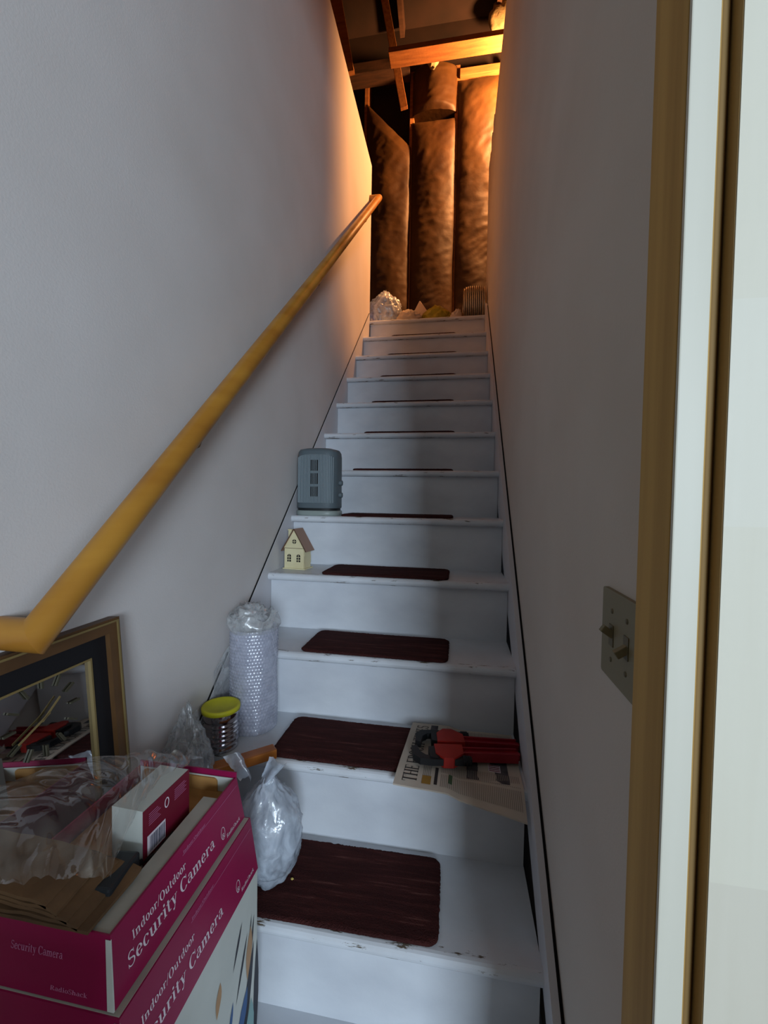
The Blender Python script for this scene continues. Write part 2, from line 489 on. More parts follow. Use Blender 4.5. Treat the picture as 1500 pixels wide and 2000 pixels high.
for e, s in ((A, 1), (B, -1)):
    vs_ = []
    for i in range(5):
        for k in range(seg):
            q = 2 * PI * k / seg
            o_ = w_ * math.sin(q) * rr + d * math.cos(q) * rr * s * 1.0
            x = -0.0635 * i / 4
            p = e + o_ + Vector((x, 0, 0))
            if i == 0:
                p = p - Vector((math.cos(q) * rr, 0, 0))
            vs_.append(p)
    fs_ = [(i * seg + k, i * seg + (k + 1) % seg, (i + 1) * seg + (k + 1) % seg, (i + 1) * seg + k) for i in range(4) for k in range(seg)]
    fixn(MB().add(vs_, fs_, True).build('return_end', 'rail_wood', rail))
for f in (0.16, 0.5, 0.86):           # brackets between rail and wall
    p = A.lerp(B, f)
    br = MB()
    br.tube([(-0.0635, p.y, p.z - 0.07), (-0.05, p.y, p.z - 0.075), (-0.012, p.y, p.z - 0.055), (0, p.y, p.z - 0.026)], 0.006, 8)
    br.lathe([(0.0, 0.0), (0.022, 0.0), (0.022, 0.004), (0.0, 0.006)], seg=16, M=Matrix.Translation((-0.0638, p.y, p.z - 0.07)) @ Matrix.Rotation(PI / 2, 4, 'Y'))
    br.build('bracket', 'rail_end', rail)

# ------------------------------------------------------------------ light switch on the right wall
sw = thing('light_switch', 'beige double light switch plate beside the door frame', 'light switch', (XR, -0.256, 0.910))
fixn(MB().prism(rrect(-0.057, 0.057, -0.055, 0.055, 0.004, 4), 'x', -0.0055, 0.0, smooth=False).build('plate', 'plate', sw))
for yy, up in ((0.023, 0.6), (-0.023, -0.6)):
    MB().box(-0.0065, -0.004, yy - 0.007, yy + 0.007, -0.013, 0.013).build('toggle_slot', 'plate_dark', sw)
    M_ = Matrix.Translation((-0.004, yy, 0)) @ Matrix.Rotation(up, 4, 'Y')
    MB().box(-0.016, 0.0, -0.0042, 0.0042, -0.0045, 0.0045, M=M_, bev=0.0012).build('toggle', 'plate', sw)
    for zz in (-0.03, 0.03):
        MB().lathe([(0.0, 0.0012), (0.003, 0.001), (0.0034, 0.0)], seg=12, M=Matrix.Translation((-0.0055, yy, zz)) @ Matrix.Rotation(-PI / 2, 4, 'Y')).build('screw', 'plate_dark', sw)

# ------------------------------------------------------------------ attic
GY = 3.0                               # face of the far stud wall
b = MB()
b.box(-2.4, -0.12, -0.34, 3.3, LAND_Z - 0.03, LAND_Z)
b.box(0.95, 3.0, -0.34, 3.3, LAND_Z - 0.03, LAND_Z)
b.box(-0.12, 0.95, TOP_Y + 0.12, 3.3, LAND_Z - 0.03, LAND_Z)
struct(b.build('floor_attic', 'attic_floor'))
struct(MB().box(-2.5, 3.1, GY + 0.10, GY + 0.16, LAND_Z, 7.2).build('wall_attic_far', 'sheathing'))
struct(MB().box(-2.5, -2.4, -0.5, GY + 0.1, LAND_Z, 7.2).build('wall_attic_left', 'attic_side'))
struct(MB().box(3.0, 3.1, -0.5, GY + 0.1, LAND_Z, 7.2).build('wall_attic_right', 'attic_side'))
struct(MB().box(-2.5, 3.1, -0.50, -0.34, 2.9, 7.2).build('wall_attic_near', 'attic_side'))
# unseen board, added to cast the bulb's upright shadow edge on the left wall
struct(MB().box(0.955, 0.985, 0.2, 2.41, LAND_Z, 5.3).build('wall_attic_blocker', 'lumber_dark'))
# roof slope over the stair, rising towards the room side
b = MB(); b.prism([(GY + 0.12, 5.25), (-0.65, 6.4), (-0.65, 6.45), (GY + 0.12, 5.30)], 'x', -2.5, 3.1)
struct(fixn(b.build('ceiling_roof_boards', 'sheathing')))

def board(name, label, p0, p1, wx, wy, m, cat='board', group=None):
    """A straight length of lumber from p0 to p1 with section wx (across) by wy."""
    p0, p1 = Vector(p0), Vector(p1)
    L = (p1 - p0).length
    q = (p1 - p0).to_track_quat('Z', 'Y')
    o = MB().box(-wx / 2, wx / 2, -wy / 2, wy / 2, 0, L, bev=0.003).build(name, m)
    o.location = p0; o.rotation_mode = 'QUATERNION'; o.rotation_quaternion = q
    return tag(o, label, cat, group)
def plain(name, label, m, x0, x1, y0, y1, z0, z1, cat, group=None):
    cx, cy, cz = (x0 + x1) / 2, (y0 + y1) / 2, z0
    o = MB().box(x0 - cx, x1 - cx, y0 - cy, y1 - cy, 0, z1 - z0, bev=0.003).build(name, m)
    o.location = (cx, cy, cz)
    return tag(o, label, cat, group)
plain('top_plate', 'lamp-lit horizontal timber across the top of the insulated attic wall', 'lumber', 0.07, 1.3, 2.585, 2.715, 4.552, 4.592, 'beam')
plain('rear_plate', 'dim timber behind the slanting brace at the left of the lit beam', 'lumber_dark', -0.8, 0.20, 2.86, 2.999, 4.70, 4.79, 'beam')  # darker lumber puts the brace's shadow and the lamp's falloff into the colour
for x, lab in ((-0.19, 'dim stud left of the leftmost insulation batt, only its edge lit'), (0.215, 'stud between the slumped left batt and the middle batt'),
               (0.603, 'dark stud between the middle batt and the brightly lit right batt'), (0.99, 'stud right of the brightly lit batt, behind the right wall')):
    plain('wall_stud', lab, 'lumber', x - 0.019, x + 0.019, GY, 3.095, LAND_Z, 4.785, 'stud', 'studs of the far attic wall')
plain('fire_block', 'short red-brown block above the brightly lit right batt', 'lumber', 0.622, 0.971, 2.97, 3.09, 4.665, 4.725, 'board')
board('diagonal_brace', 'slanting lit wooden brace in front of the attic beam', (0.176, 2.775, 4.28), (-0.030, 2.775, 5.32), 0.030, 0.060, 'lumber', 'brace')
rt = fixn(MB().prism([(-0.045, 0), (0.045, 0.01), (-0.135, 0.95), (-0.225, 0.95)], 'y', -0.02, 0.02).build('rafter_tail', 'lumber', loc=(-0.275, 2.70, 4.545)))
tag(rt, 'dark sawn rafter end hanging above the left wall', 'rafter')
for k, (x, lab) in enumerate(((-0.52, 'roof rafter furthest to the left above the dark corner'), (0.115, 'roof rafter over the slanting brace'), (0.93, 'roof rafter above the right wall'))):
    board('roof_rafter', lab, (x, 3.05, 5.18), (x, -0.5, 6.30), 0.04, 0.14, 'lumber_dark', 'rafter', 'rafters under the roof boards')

def batt(name, label, x0, x1, zt, zb, bulge, seed, topcut=None, m='kraft', nx=14, nz=70):
    """Paper-faced insulation batt: a pillowed, wrinkled sheet stapled between two studs."""
    def fn(u, v):
        x = x0 + (x1 - x0) * u
        tz = zt if topcut is None else topcut(u)
        z = zb + (tz - zb) * v
        e = (max(0.0, math.sin(PI * u)) ** 0.55)
        ev = min(1.0, (1 - v) * 14) ** 0.5 * min(1.0, v * 10 + 0.3) ** 0.5
        n1 = noise.noise(Vector((x * 5 + seed, z * 3.2, seed)))
        n2 = abs(noise.noise(Vector((x * 9 + seed, z * 14 - x * 8, seed * 2.0))))
        n3 = noise.noise(Vector((x * 22, z * 30, seed)))
        y = GY - 0.004 - bulge * e * ev * (0.9 + 0.25 * n1) + 0.010 * n2 * e - 0.0022 * n3
        return (x + 0.003 * noise.noise(Vector((z * 4, seed, 0))) , y, z)
    b = MB(); b.grid(fn, nx * 2, nz * 2)
    def back(u, v):
        p = fn(u, v); return (p[0], GY + 0.085, p[2])
    b.grid(back, nx, nz)
    # close the rim so the batt has thickness
    for fu in ((lambda t: (t, 1.0)), (lambda t: (t, 0.0)), (lambda t: (0.0, t)), (lambda t: (1.0, t))):
        b.grid(lambda s, t, fu=fu: (lambda p, q: tuple(p[i] + (q[i] - p[i]) * t for i in range(3)))(fn(*fu(s)), back(*fu(s))), 30, 1)
    o = b.build(name, m)
    return tag(o, label, 'insulation', 'insulation batts on the far attic wall')
batt('insulation_batt', 'wrinkled brown paper insulation batt sagging at the top left', -0.185, 0.212, 4.5, LAND_Z + 0.02, 0.07, 1.3, topcut=lambda u: 4.56 - 0.42 * u)
batt('insulation_batt', 'tall middle paper-faced insulation batt below the dark tear', 0.220, 0.598, 4.345, LAND_Z + 0.02, 0.065, 4.1)
batt('insulation_batt', 'short upper insulation batt bulging above the dark tear', 0.220, 0.598, 4.77, 4.39, 0.12, 7.7, nz=20)
batt('insulation_batt', 'insulation batt at the right glowing in the lamp light', 0.608, 0.985, 4.65, LAND_Z + 0.02, 0.07, 9.2)
mat('fluff', col(150, 136, 100), 0.9, bump=0.6, bscale=60)
tag(MB().blob((0, 0, 0), (0.045, 0.04, 0.07), 3, 0.35, 2.5, 3).build('insulation_tuft', 'fluff', loc=(0.405, 2.832, 4.70)), 'pale tuft of insulation poking out above the short upper batt', 'insulation')
tag(MB().blob((0, 0, 0), (0.10, 0.05, 0.13), 3, 0.3, 2.2, 5).build('insulation_scrap', 'fluff', loc=(0.955, 2.95, 5.06)), 'crumpled lit insulation paper above the right end of the attic beam', 'insulation')

# the bare bulb that lights the attic, on the plate behind the right wall
lamp = thing('ceiling_lamp', 'bare warm bulb glowing behind the top of the right wall', 'lamp', (BULB[0], BULB[1], BULB[2]))
mat('porcelain', col(225, 220, 205), 0.3)
MB().lathe([(0.0, 0.111), (0.05, 0.111), (0.05, 0.10), (0.03, 0.085), (0.024, 0.06), (0.0, 0.06)], seg=24).build('lamp_holder', 'porcelain', lamp)
mg = bpy.data.materials.new('bulb_glow'); mg.use_nodes = True
mg.node_tree.nodes['Principled BSDF'].inputs['Base Color'].default_value = (1, 0.8, 0.5, 1)
mg.node_tree.nodes['Principled BSDF'].inputs['Emission Color'].default_value = (1.0, 0.50, 0.15, 1)
mg.node_tree.nodes['Principled BSDF'].inputs['Emission Strength'].default_value = 40
MATS['bulb_glow'] = mg
MB().lathe([(0.0, -0.035)] + [(0.032 * math.sin(PI * k / 12), -0.035 * math.cos(PI * k / 12)) for k in range(1, 10)] + [(0.013, 0.045), (0.013, 0.07), (0, 0.07)], seg=20).build('bulb', 'bulb_glow', lamp)
pl = bpy.data.lights.new('bulb_light', 'POINT'); pl.energy = 370; pl.color = (1.0, 0.42, 0.14); pl.shadow_soft_size = 0.06
po = bpy.data.objects.new('bulb_light', pl); C.objects.link(po); po.parent = lamp; po.location = (0, 0, -0.10)

# ------------------------------------------------------------------ lettering: a small serif face drawn with flat strokes
def ring_poly(cx, cy, rx, ry, tx, ty, a0=0, a1=360, n=28):
    """Round stroke, thick at the sides (tx) and thin at top and bottom (ty)."""
    q = []
    for i in range(n):
        p = math.radians(a0 + (a1 - a0) * i / n); r = math.radians(a0 + (a1 - a0) * (i + 1) / n)
        q.append([(cx + rx * math.cos(p), cy + ry * math.sin(p)), (cx + rx * math.cos(r), cy + ry * math.sin(r)),
                  (cx + (rx - tx) * math.cos(r), cy + (ry - ty) * math.sin(r)), (cx + (rx - tx) * math.cos(p), cy + (ry - ty) * math.sin(p))])
    return q
def rc(x0, x1, y0, y1):
    return [[(x0, y0), (x1, y0), (x1, y1), (x0, y1)]]
def sl(x0, y0, x1, y1, w):
    return [[(x0 - w / 2, y0), (x0 + w / 2, y0), (x1 + w / 2, y1), (x1 - w / 2, y1)]]
T_, H_ = 0.13, 0.035                  # thick and thin strokes
def stem(x, y0, y1, top=True, bot=True, f=0.07, flag=False):
    q = rc(x, x + T_, y0, y1)
    if top: q += rc(x - f, x + (T_ if flag else T_ + f), y1 - H_, y1)
    if bot: q += rc(x - f, x + T_ + f, y0, y0 + H_)
    return q
XH = 0.48
def glyph(c):
    k = {
     'I': (stem(0.10, 0, .7), .36), 'i': (stem(0.09, 0, XH, flag=True) + rc(.09, .21, .58, .70), .32),
     'n': (stem(.09, 0, XH, flag=True) + stem(.40, 0, XH - .12, top=False) + ring_poly(.37, XH - .15, .16, .15, T_, .05, 0, 160), .64),
     'd': (stem(.38, 0, .7, flag=True) + ring_poly(.27, .23, .22, .25, T_, H_), .62),
     'o': (ring_poly(.27, .24, .24, .26, T_, H_), .55), 'r': (stem(.09, 0, XH, flag=True) + ring_poly(.33, XH - .14, .14, .14, .06, .06, 40, 170) + rc(.36, .45, XH - .14, XH - .02), .48),
     '/': (sl(.02, -.05, .30, .74, .05), .34), 'O': (ring_poly(.37, .35, .34, .37, T_ + .02, H_), .76),
     'u': (stem(.09, .12, XH, bot=False, flag=True) + stem(.40, 0, XH, flag=True) + ring_poly(.27, .15, .18, .16, T_, .05, 180, 345), .64),
     't': (rc(.10, .23, .05, .62) + rc(.01, .36, XH - H_, XH) + ring_poly(.25, .10, .15, .11, T_, .04, 180, 320), .40),
     'S': (ring_poly(.26, .52, .21, .19, .08, .05, 30, 250) + ring_poly(.26, .19, .23, .20, .08, .05, -100, 90) + ring_poly(.26, .19, .23, .20, .06, .05, 190, 262) + sl(.40, .29, .12, .45, .12) + rc(.43, .46, .50, .70) + rc(.03, .06, .02, .22), .54),
     'e': (ring_poly(.26, .24, .23, .26, T_, H_, 15, 330) + rc(.08, .48, .25, .29), .52), 'c': (ring_poly(.26, .24, .23, .26, T_, H_, 45, 320) + rc(.36, .45, .34, .43), .50),
     'y': (sl(.13, XH, .30, .02, .13) + sl(.46, XH, .22, -.18, .05) + rc(.00, .26, XH - H_, XH) + rc(.35, .56, XH - H_, XH) + rc(.10, .22, -.22, -.13), .56),
     'C': (ring_poly(.37, .35, .34, .37, T_ + .02, H_, 40, 322) + rc(.62, .65, .46, .72), .70),
     'a': (rc(.34, .47, .05, .36) + ring_poly(.29, .35, .18, .15, .10, .05, 20, 165) + ring_poly(.23, .14, .20, .15, .11, .04, 60, 330) + ring_poly(.52, .06, .10, .07, .06, .03, 180, 330), .56),
     'm': (stem(.09, 0, XH, flag=True) + stem(.39, 0, XH - .12, top=False) + stem(.69, 0, XH - .12, top=False) + ring_poly(.37, XH - .15, .15, .15, T_, .05, 0, 160) + ring_poly(.67, XH - .15, .15, .15, T_, .05, 0, 160), .93),
     'T': (stem(.27, 0, .7, top=False) + rc(.02, .65, .7 - H_, .7) + rc(.02, .05, .53, .7) + rc(.62, .65, .53, .7), .68),
     'H': (stem(.09, 0, .7) + stem(.51, 0, .7) + rc(.2, .55, .34, .34 + H_), .76),
     'E': (stem(.09, 0, .7) + rc(.09, .55, .7 - H_, .7) + rc(.09, .57, 0, H_) + rc(.2, .44, .34, .34 + H_) + rc(.52, .55, .54, .7) + rc(.54, .57, 0, .17) + rc(.42, .45, .28, .43), .62),
     'P': (stem(.09, 0, .7) + ring_poly(.30, .52, .26, .18, T_, H_, -95, 95), .62),
     'M': (stem(.09, 0, .7, f=.06) + stem(.67, 0, .7, f=.06) + sl(.16, .7, .44, .06, .12) + sl(.73, .7, .44, .06, .05), .90),
     'h': (stem(.09, 0, .7, flag=True) + stem(.40, 0, XH - .12, top=False) + ring_poly(.37, XH - .15, .16, .15, T_, .05, 0, 160), .64),
     'k': (stem(.09, 0, .7, flag=True) + sl(.22, .22, .46, XH, .05) + sl(.27, .26, .48, 0, .12) + rc(.36, .58, XH - H_, XH) + rc(.38, .60, 0, H_), .60),
     'R': (stem(.09, 0, .7) + ring_poly(.30, .52, .25, .18, T_, H_, -95, 95) + sl(.32, .34, .58, 0, .13), .68),
     ' ': ([], .28), '.': (rc(.06, .18, 0, .12), .26),
    }
    return k[c]
def lettering(text, height, O, ux, uy, nrm, name, m, parent, width=None, lift=0.0006):
    """Flat printed words: O = start of baseline, ux = reading direction, uy = up, cap height = height."""
    s = height / 0.7
    total = sum(glyph(c)[1] for c in text) * s
    sx = s if width is None else s * width / total
    O, ux, uy, nrm = Vector(O), Vector(ux).normalized(), Vector(uy).normalized(), Vector(nrm).normalized()
    b = MB(); x = 0.0
    for c in text:
        polys, adv = glyph(c)
        for q in polys:
            ps = [O + ux * ((x + px) * sx) + uy * (py * s) + nrm * lift for px, py in q]
            b.add(ps, [tuple(range(len(ps)))])
        x += adv
    return b.build(name, m, parent)
def quadp(b, O, ux, uy, nrm, x0, x1, y0, y1, lift):
    O, ux, uy, nrm = Vector(O), Vector(ux).normalized(), Vector(uy).normalized(), Vector(nrm).normalized()
    b.add([O + ux * x + uy * y + nrm * lift for x, y in ((x0, y0), (x1, y0), (x1, y1), (x0, y1))], [(0, 1, 2, 3)])

# ------------------------------------------------------------------ stack of boxes at the foot of the stair
mat('magenta', col(150, 18, 74), 0.42, col(134, 14, 66), (4, 4, 4))
mat('maroon', col(112, 20, 44), 0.45)
mat('print_white', col(226, 214, 222), 0.5)
mat('print_pink', col(196, 120, 160), 0.5)
mat('white_card', col(206, 210, 204), 0.6, col(192, 196, 190), (6, 6, 6))
mat('grey_card', col(176, 174, 164), 0.75, col(154, 150, 140), (12, 12, 12))
mat('cardboard', col(174, 128, 72), 0.8, col(152, 108, 58), (4, 40, 10))
mat('kraft_paper', col(104, 76, 48), 0.8, col(74, 53, 34), (10, 10, 30), bump=0.4, bscale=40)
mat('black_plastic', col(34, 38, 42), 0.45)
mat('ink_dark', col(36, 36, 46), 0.6)
mat('ink_blue', col(58, 92, 140), 0.6)
mat('ink_tan', col(176, 138, 100), 0.6)
mat('ink_teal', col(130, 165, 165), 0.6)
mat('ink_purple', col(120, 40, 96), 0.6)
mat('barcode_ink', col(58, 66, 86), 0.6)

# bottom: white picture box
BX = dict(x0=0.004, x1=0.308, y0=-0.40, y1=-0.060, z1=0.384)
wb = thing('picture_box', 'white carton with a painted bird picture under the magenta boxes', 'box', (0, 0, 0))
MB().box(BX['x0'], BX['x1'], BX['y0'], BX['y1'], 0.0005, BX['z1'], bev=0.002).build('carton', 'white_card', wb)
def leaf(b, y0, z0, y1, z1, w, x):
    p, q = Vector((y0, z0)), Vector((y1, z1)); d_ = (q - p); n_ = Vector((-d_.y, d_.x)).normalized()
    prof = [0, .55, .9, 1, .8, .45, 0]
    L_ = [p + d_ * (i / 6) + n_ * w * prof[i] for i in range(7)]; R2 = [p + d_ * (i / 6) - n_ * w * prof[i] for i in range(5, 0, -1)]
    pts = [(x, v.x, v.y) for v in L_ + R2]
    b.add(pts, [tuple(range(len(pts)))])
pic = {'ink_dark': [(-.075, .25, -.13, .05, .012), (-.062, .24, -.068, .02, .010), (-.12, .33, -.15, .27, .004), (-.10, .29, -.14, .20, .004), (-.09, .16, -.16, .02, .006), (-.17, .10, -.20, .02, .005), (-.075, .30, -.095, .20, .004), (-.085, .31, -.10, .22, .003)],
       'ink_tan': [(-.088, .29, -.10, .20, .011), (-.19, .30, -.20, .25, .008)],
       'ink_blue': [(-.10, .19, -.135, .11, .013), (-.15, .22, -.165, .16, .005)],
       'ink_teal': [(-.085, .15, -.10, .03, .018)],
       'ink_purple': [(-.19, .16, -.21, .08, .007), (-.215, .14, -.235, .06, .004), (-.17, .13, -.185, .07, .003)]}
lift = 0.0005
for k, L_ in pic.items():
    b = MB()
    for q in L_:
        leaf(b, *q, BX['x1'] + lift); lift += 0.00004
    b.build('picture_print', k, wb)['kind'] = 'stuff'

def camera_box(name, label, x0, x1, y0, y1, z0, z1, opened):
    """Shallow tapered carton; x0..y1 give its top rim, the foot spreads by FL."""
    FL = 0.012
    t = thing(name, label, 'box', ((x0 + x1) / 2, (y0 + y1) / 2, z0))
    hx, hy, h = (x1 - x0) / 2, (y1 - y0) / 2, z1 - z0
    wl = 0.003
    def pt(sx, sy, z, inset=0.0):
        e = FL * (1 - z / h) - inset
        return (sx * (hx + e), sy * (hy + e * 0.7), z)
    body = MB(); vs_ = []
    for z, ins in ((0.0003, 0), (h, 0), (h, wl), (0.003, wl)):
        vs_ += [pt(-1, -1, z, ins), pt(1, -1, z, ins), pt(1, 1, z, ins), pt(-1, 1, z, ins)]
    fs_ = [(0, 3, 2, 1)]
    for j in range(3):
        fs_ += [(j * 4 + i, j * 4 + (i + 1) % 4, (j + 1) * 4 + (i + 1) % 4, (j + 1) * 4 + i) for i in range(4)]
    fs_ += [(12, 13, 14, 15)]
    body.add(vs_, fs_); fixn(body.build('carton', 'magenta', t))
    # pale corner edge where the printed sheet ends
    b = MB()
    q0, q1 = Vector(pt(1, -1, 0.001)), Vector(pt(1, -1, h - 0.004))
    b.add([q0 + Vector((-0.008, -0.0007, 0)), q0 + Vector((0.0005, -0.0007, 0)), q1 + Vector((0.0005, -0.0007, 0)), q1 + Vector((-0.006, -0.0007, 0)),
           q0 + Vector((0.0005, 0.001, 0)), q1 + Vector((0.0005, 0.001, 0))], [(0, 1, 2, 3), (1, 4, 5, 2)])
    b.build('corner_strip', 'white_card', t)
    if opened:
        MB().box(hx - 0.030, hx - wl, -hy + wl, hy - 0.055, h - 0.006, h - 0.002).build('inner_flap', 'grey_card', t)
        MB().box(-hx + wl, hx - 0.031, -hy + wl, -hy + 0.028, h - 0.006, h - 0.002).build('inner_flap', 'grey_card', t)
        MB().box(-hx + 0.004, hx - 0.0035, -hy + 0.0035, hy - 0.004, h - 0.045, h - 0.027, bev=0.002).build('cardboard_tray', 'cardboard', t)
        M_ = Matrix.Translation((0, hy - 0.0005, h - 0.002)) @ Matrix.Rotation(-0.10, 4, 'X')
        MB().box(-hx, hx, -0.0015, 0.0015, 0, 0.010, M=M_).build('end_flap', 'magenta', t)
        MB().box(-hx + 0.004, hx - 0.004, hy - 0.0045, hy - 0.0032, h - 0.04, h - 0.001).build('end_lining', 'white_card', t)
        pts = rrect(-hx + 0.01, hx - 0.034, h - 0.045, h - 0.003, 0.008, 4)
        fixn(MB().prism(pts, 'y', hy - 0.0075, hy - 0.0047).build('end_lining_board', 'cardboard', t))
    else:
        MB().box(-hx + 0.002, hx - 0.002, -hy + 0.002, hy - 0.002, h - 0.004, h + 0.0004).build('lid', 'grey_card', t)
    # printing on the long right side (the side leans inwards towards the rim)
    UY = Vector((-FL, 0, h)).normalized(); N_ = Vector((h, 0, FL)).normalized()
    P = lambda y, z: (hx + FL * (1 - z / h), -hy + y, z)
    lettering('Indoor/Outdoor', 0.011, P(0.028, h * 0.58), (0, 1, 0), UY, N_, 'print_line', 'print_white', t, width=0.104)
    lettering('Security Camera', 0.0175, P(0.017, h * 0.27), (0, 1, 0), UY, N_, 'print_line', 'print_white', t, width=0.184)
    b = MB(); quadp(b, P(0, h * 0.83), (0, 1, 0), UY, N_, 0.128, 2 * hy - 0.004, 0, 0.0006, 0.0006); b.build('print_rule', 'print_pink', t)
    lettering('Indoor/Outdoor', 0.0042, P(0.130, h * 0.85), (0, 1, 0), UY, N_, 'print_line', 'print_pink', t, width=0.055)
    b = MB(); O_ = Vector(P(0, h * 0.24)); UX = Vector((0, 1, 0))
    for q in ring_poly(2 * hy - 0.060, 0.004, 0.006, 0.010, 0.0010, 0.0010):
        b.add([O_ + UX * x + UY * y + N_ * 0.0006 for x, y in q], [(0, 1, 2, 3)])
    b.build('logo_ring', 'print_white', t)
    lettering('R', 0.007, P(2 * hy - 0.0632, h * 0.20), (0, 1, 0), UY, N_, 'logo_letter', 'print_white', t)
    lettering('RadioShack', 0.0062, P(2 * hy - 0.051, h * 0.10), (0, 1, 0), UY, N_, 'logo_name', 'print_white', t, width=0.044)
    # printing on the short near side
    UY = Vector((0, FL * 0.7, h)).normalized(); N_ = Vector((0, -h, FL * 0.7)).normalized()
    P = lambda x, z: (x, -hy - FL * 0.7 * (1 - z / h), z)
    lettering('Security Camera', 0.009, P(-hx * 0.35, h * 0.56), (1, 0, 0), UY, N_, 'print_line', 'print_pink', t, width=0.072)
    lettering('RadioShack', 0.005, P(hx * 0.25, h * 0.12), (1, 0, 0), UY, N_, 'logo_name', 'print_pink', t, width=0.05)
    return t
camera_box('camera_box', 'magenta camera box with closed lid under the open one', 0.095, 0.3020, -0.388, -0.080, 0.3845, 0.4850, False)
camera_box('camera_box', 'open magenta camera box on top of the stack, filled with cardboard', 0.085, 0.2800, -0.376, -0.090, 0.4860, 0.5655, True)

# small carton standing in the open box
sc = thing('small_carton', 'small maroon and white carton with a barcode inside the open box', 'box', (0.184, -0.212, 0.5390), (0, 0, -0.04))
MB().box(-0.004, 0.0488, -0.0488, 0.0495, 0, 0.082).build('carton', 'white_card', sc)
MB().box(0.0488, 0.0500, -0.050, 0.050, 0, 0.082).build('side_panel', 'maroon', sc)
b = MB(); quadp(b, (0.050, -0.050, 0), (0, 1, 0), (0, 0, 1), (1, 0, 0), 0.007, 0.044, 0.012, 0.041, 0.0005); b.build('barcode_label', 'print_white', sc)
b = MB(); x = 0.0115
rnd = random.Random(4)
while x < 0.041:
    w = rnd.choice((0.0006, 0.0011, 0.0017)); quadp(b, (0.050, -0.050, 0), (0, 1, 0), (0, 0, 1), (1, 0, 0), x, x + w, 0.015, 0.038, 0.0009); x += w + rnd.choice((0.0006, 0.001))
b.build('barcode', 'barcode_ink', sc)
b = MB()
for q in ring_poly(0.047, 0.064, 0.005, 0.008, 0.0018, 0.0018):
    b.add([Vector((0.0506, -0.050 + x, y)) for x, y in q], [(0, 1, 2, 3)])
b.build('logo_ring', 'print_white', sc)
b = MB()
for r in range(6):
    z = 0.055 + r * 0.0032
    quadp(b, (0.050, -0.050, 0), (0, 1, 0), (0, 0, 1), (1, 0, 0), 0.010, 0.034 - 0.003 * (r % 3), z, z + 0.0009, 0.0005)
    quadp(b, (0.050, -0.050, 0), (0, 1, 0), (0, 0, 1), (1, 0, 0), 0.064, 0.092 - 0.004 * (r % 2), z, z + 0.0009, 0.0005)
b.build('small_print', 'print_pink', sc)['kind'] = 'stuff'

# kraft paper wad and black adapter at the near end of the open box
kp = thing('paper_wad', 'folded brown kraft paper spilling over the near end of the box', 'paper', (0.15, -0.345, 0.5665))
for k in range(5):
    def fn(u, v, k=k):
        x = -0.14 + (0.245 - 0.014 * k) * u
        y = -0.036 + (0.085 - 0.004 * k) * v
        edge = max(0.0, u - 0.86) / 0.14
        z = 0.001 + k * 0.0062 + 0.004 * noise.noise(Vector((x * 26, y * 20, k * 3.0))) + 0.006 * v - 0.006 * edge * edge + 0.002 * k * (1 - u)
        return (x, y, max(0.0004, z))
    def fn2(u, v, fn=fn):
        p = fn(u, v); return (p[0], p[1], p[2] + 0.0042)
    b = MB(); b.grid(fn, 24, 10); b.grid(fn2, 24, 10)
    for fu in ((lambda t: (t, 0.0)), (lambda t: (t, 1.0)), (lambda t: (1.0, t)), (lambda t: (0.0, t))):
        b.grid(lambda s, t, fu=fu, fn=fn, fn2=fn2: fn(*fu(s)) if t < 0.5 else fn2(*fu(s)), 24, 1)
    fixn(b.build('paper_fold', 'kraft_paper', kp))
ad = thing('power_adapter', 'black power adapter with cord lying in the open box', 'adapter', (0.228, -0.312, 0.5390), (0, 0, 0.1))
MB().box(-0.016, 0.016, -0.030, 0.030, 0, 0.042, bev=0.004).build('housing', 'black_plastic', ad)
MB().tube([(0, 0.030, 0.02), (0.004, 0.045, 0.010), (0.012, 0.065, 0.005), (0.016, 0.085, 0.005), (0.014, 0.11, 0.005)], 0.004, 8).build('cord', 'black_plastic', ad)

# ------------------------------------------------------------------ clear plastic sheet over the open box
film('clear_film', col(160, 154, 150), 0.27, rough=0.10, bump=0.25, bscale=12, body=0.6, gloss=0.5)
film('crinkle_film', col(205, 208, 210), 0.46, rough=0.2, bump=0.6, bscale=30, body=0.6)
film('milky_film', col(196, 206, 220), 0.74, rough=0.25, bump=0.5, bscale=22, body=0.35)
film('bubble_film', col(200, 204, 222), 0.60, rough=0.22, bump=0.2, bscale=40, body=0.25)
rows = [[(0.02, -0.345, 0.668), (0.09, -0.26, 0.668), (0.145, -0.20, 0.655), (0.19, -0.15, 0.635), (0.235, -0.115, 0.606)],
        [(0.03, -0.368, 0.655), (0.105, -0.295, 0.668), (0.165, -0.245, 0.655), (0.200, -0.215, 0.645), (0.226, -0.190, 0.632)],
        [(0.05, -0.390, 0.632), (0.115, -0.340, 0.652), (0.172, -0.305, 0.650), (0.212, -0.284, 0.644), (0.233, -0.272, 0.632)],
        [(0.06, -0.408, 0.604), (0.125, -0.388, 0.608), (0.180, -0.370, 0.608), (0.222, -0.356, 0.606), (0.248, -0.340, 0.596)]]
def crm(p0, p1, p2, p3, t):
    return 0.5 * ((2 * p1) + (-p0 + p2) * t + (2 * p0 - 5 * p1 + 4 * p2 - p3) * t * t + (-p0 + 3 * p1 - 3 * p2 + p3) * t ** 3)
def spline(pts, t):
    n = len(pts) - 1; x = min(max(t, 0), 1) * n; i = min(int(x), n - 1)
    g = lambda k: Vector(pts[min(max(k, 0), n)])
    return crm(g(i - 1), g(i), g(i + 1), g(i + 2), x - i)
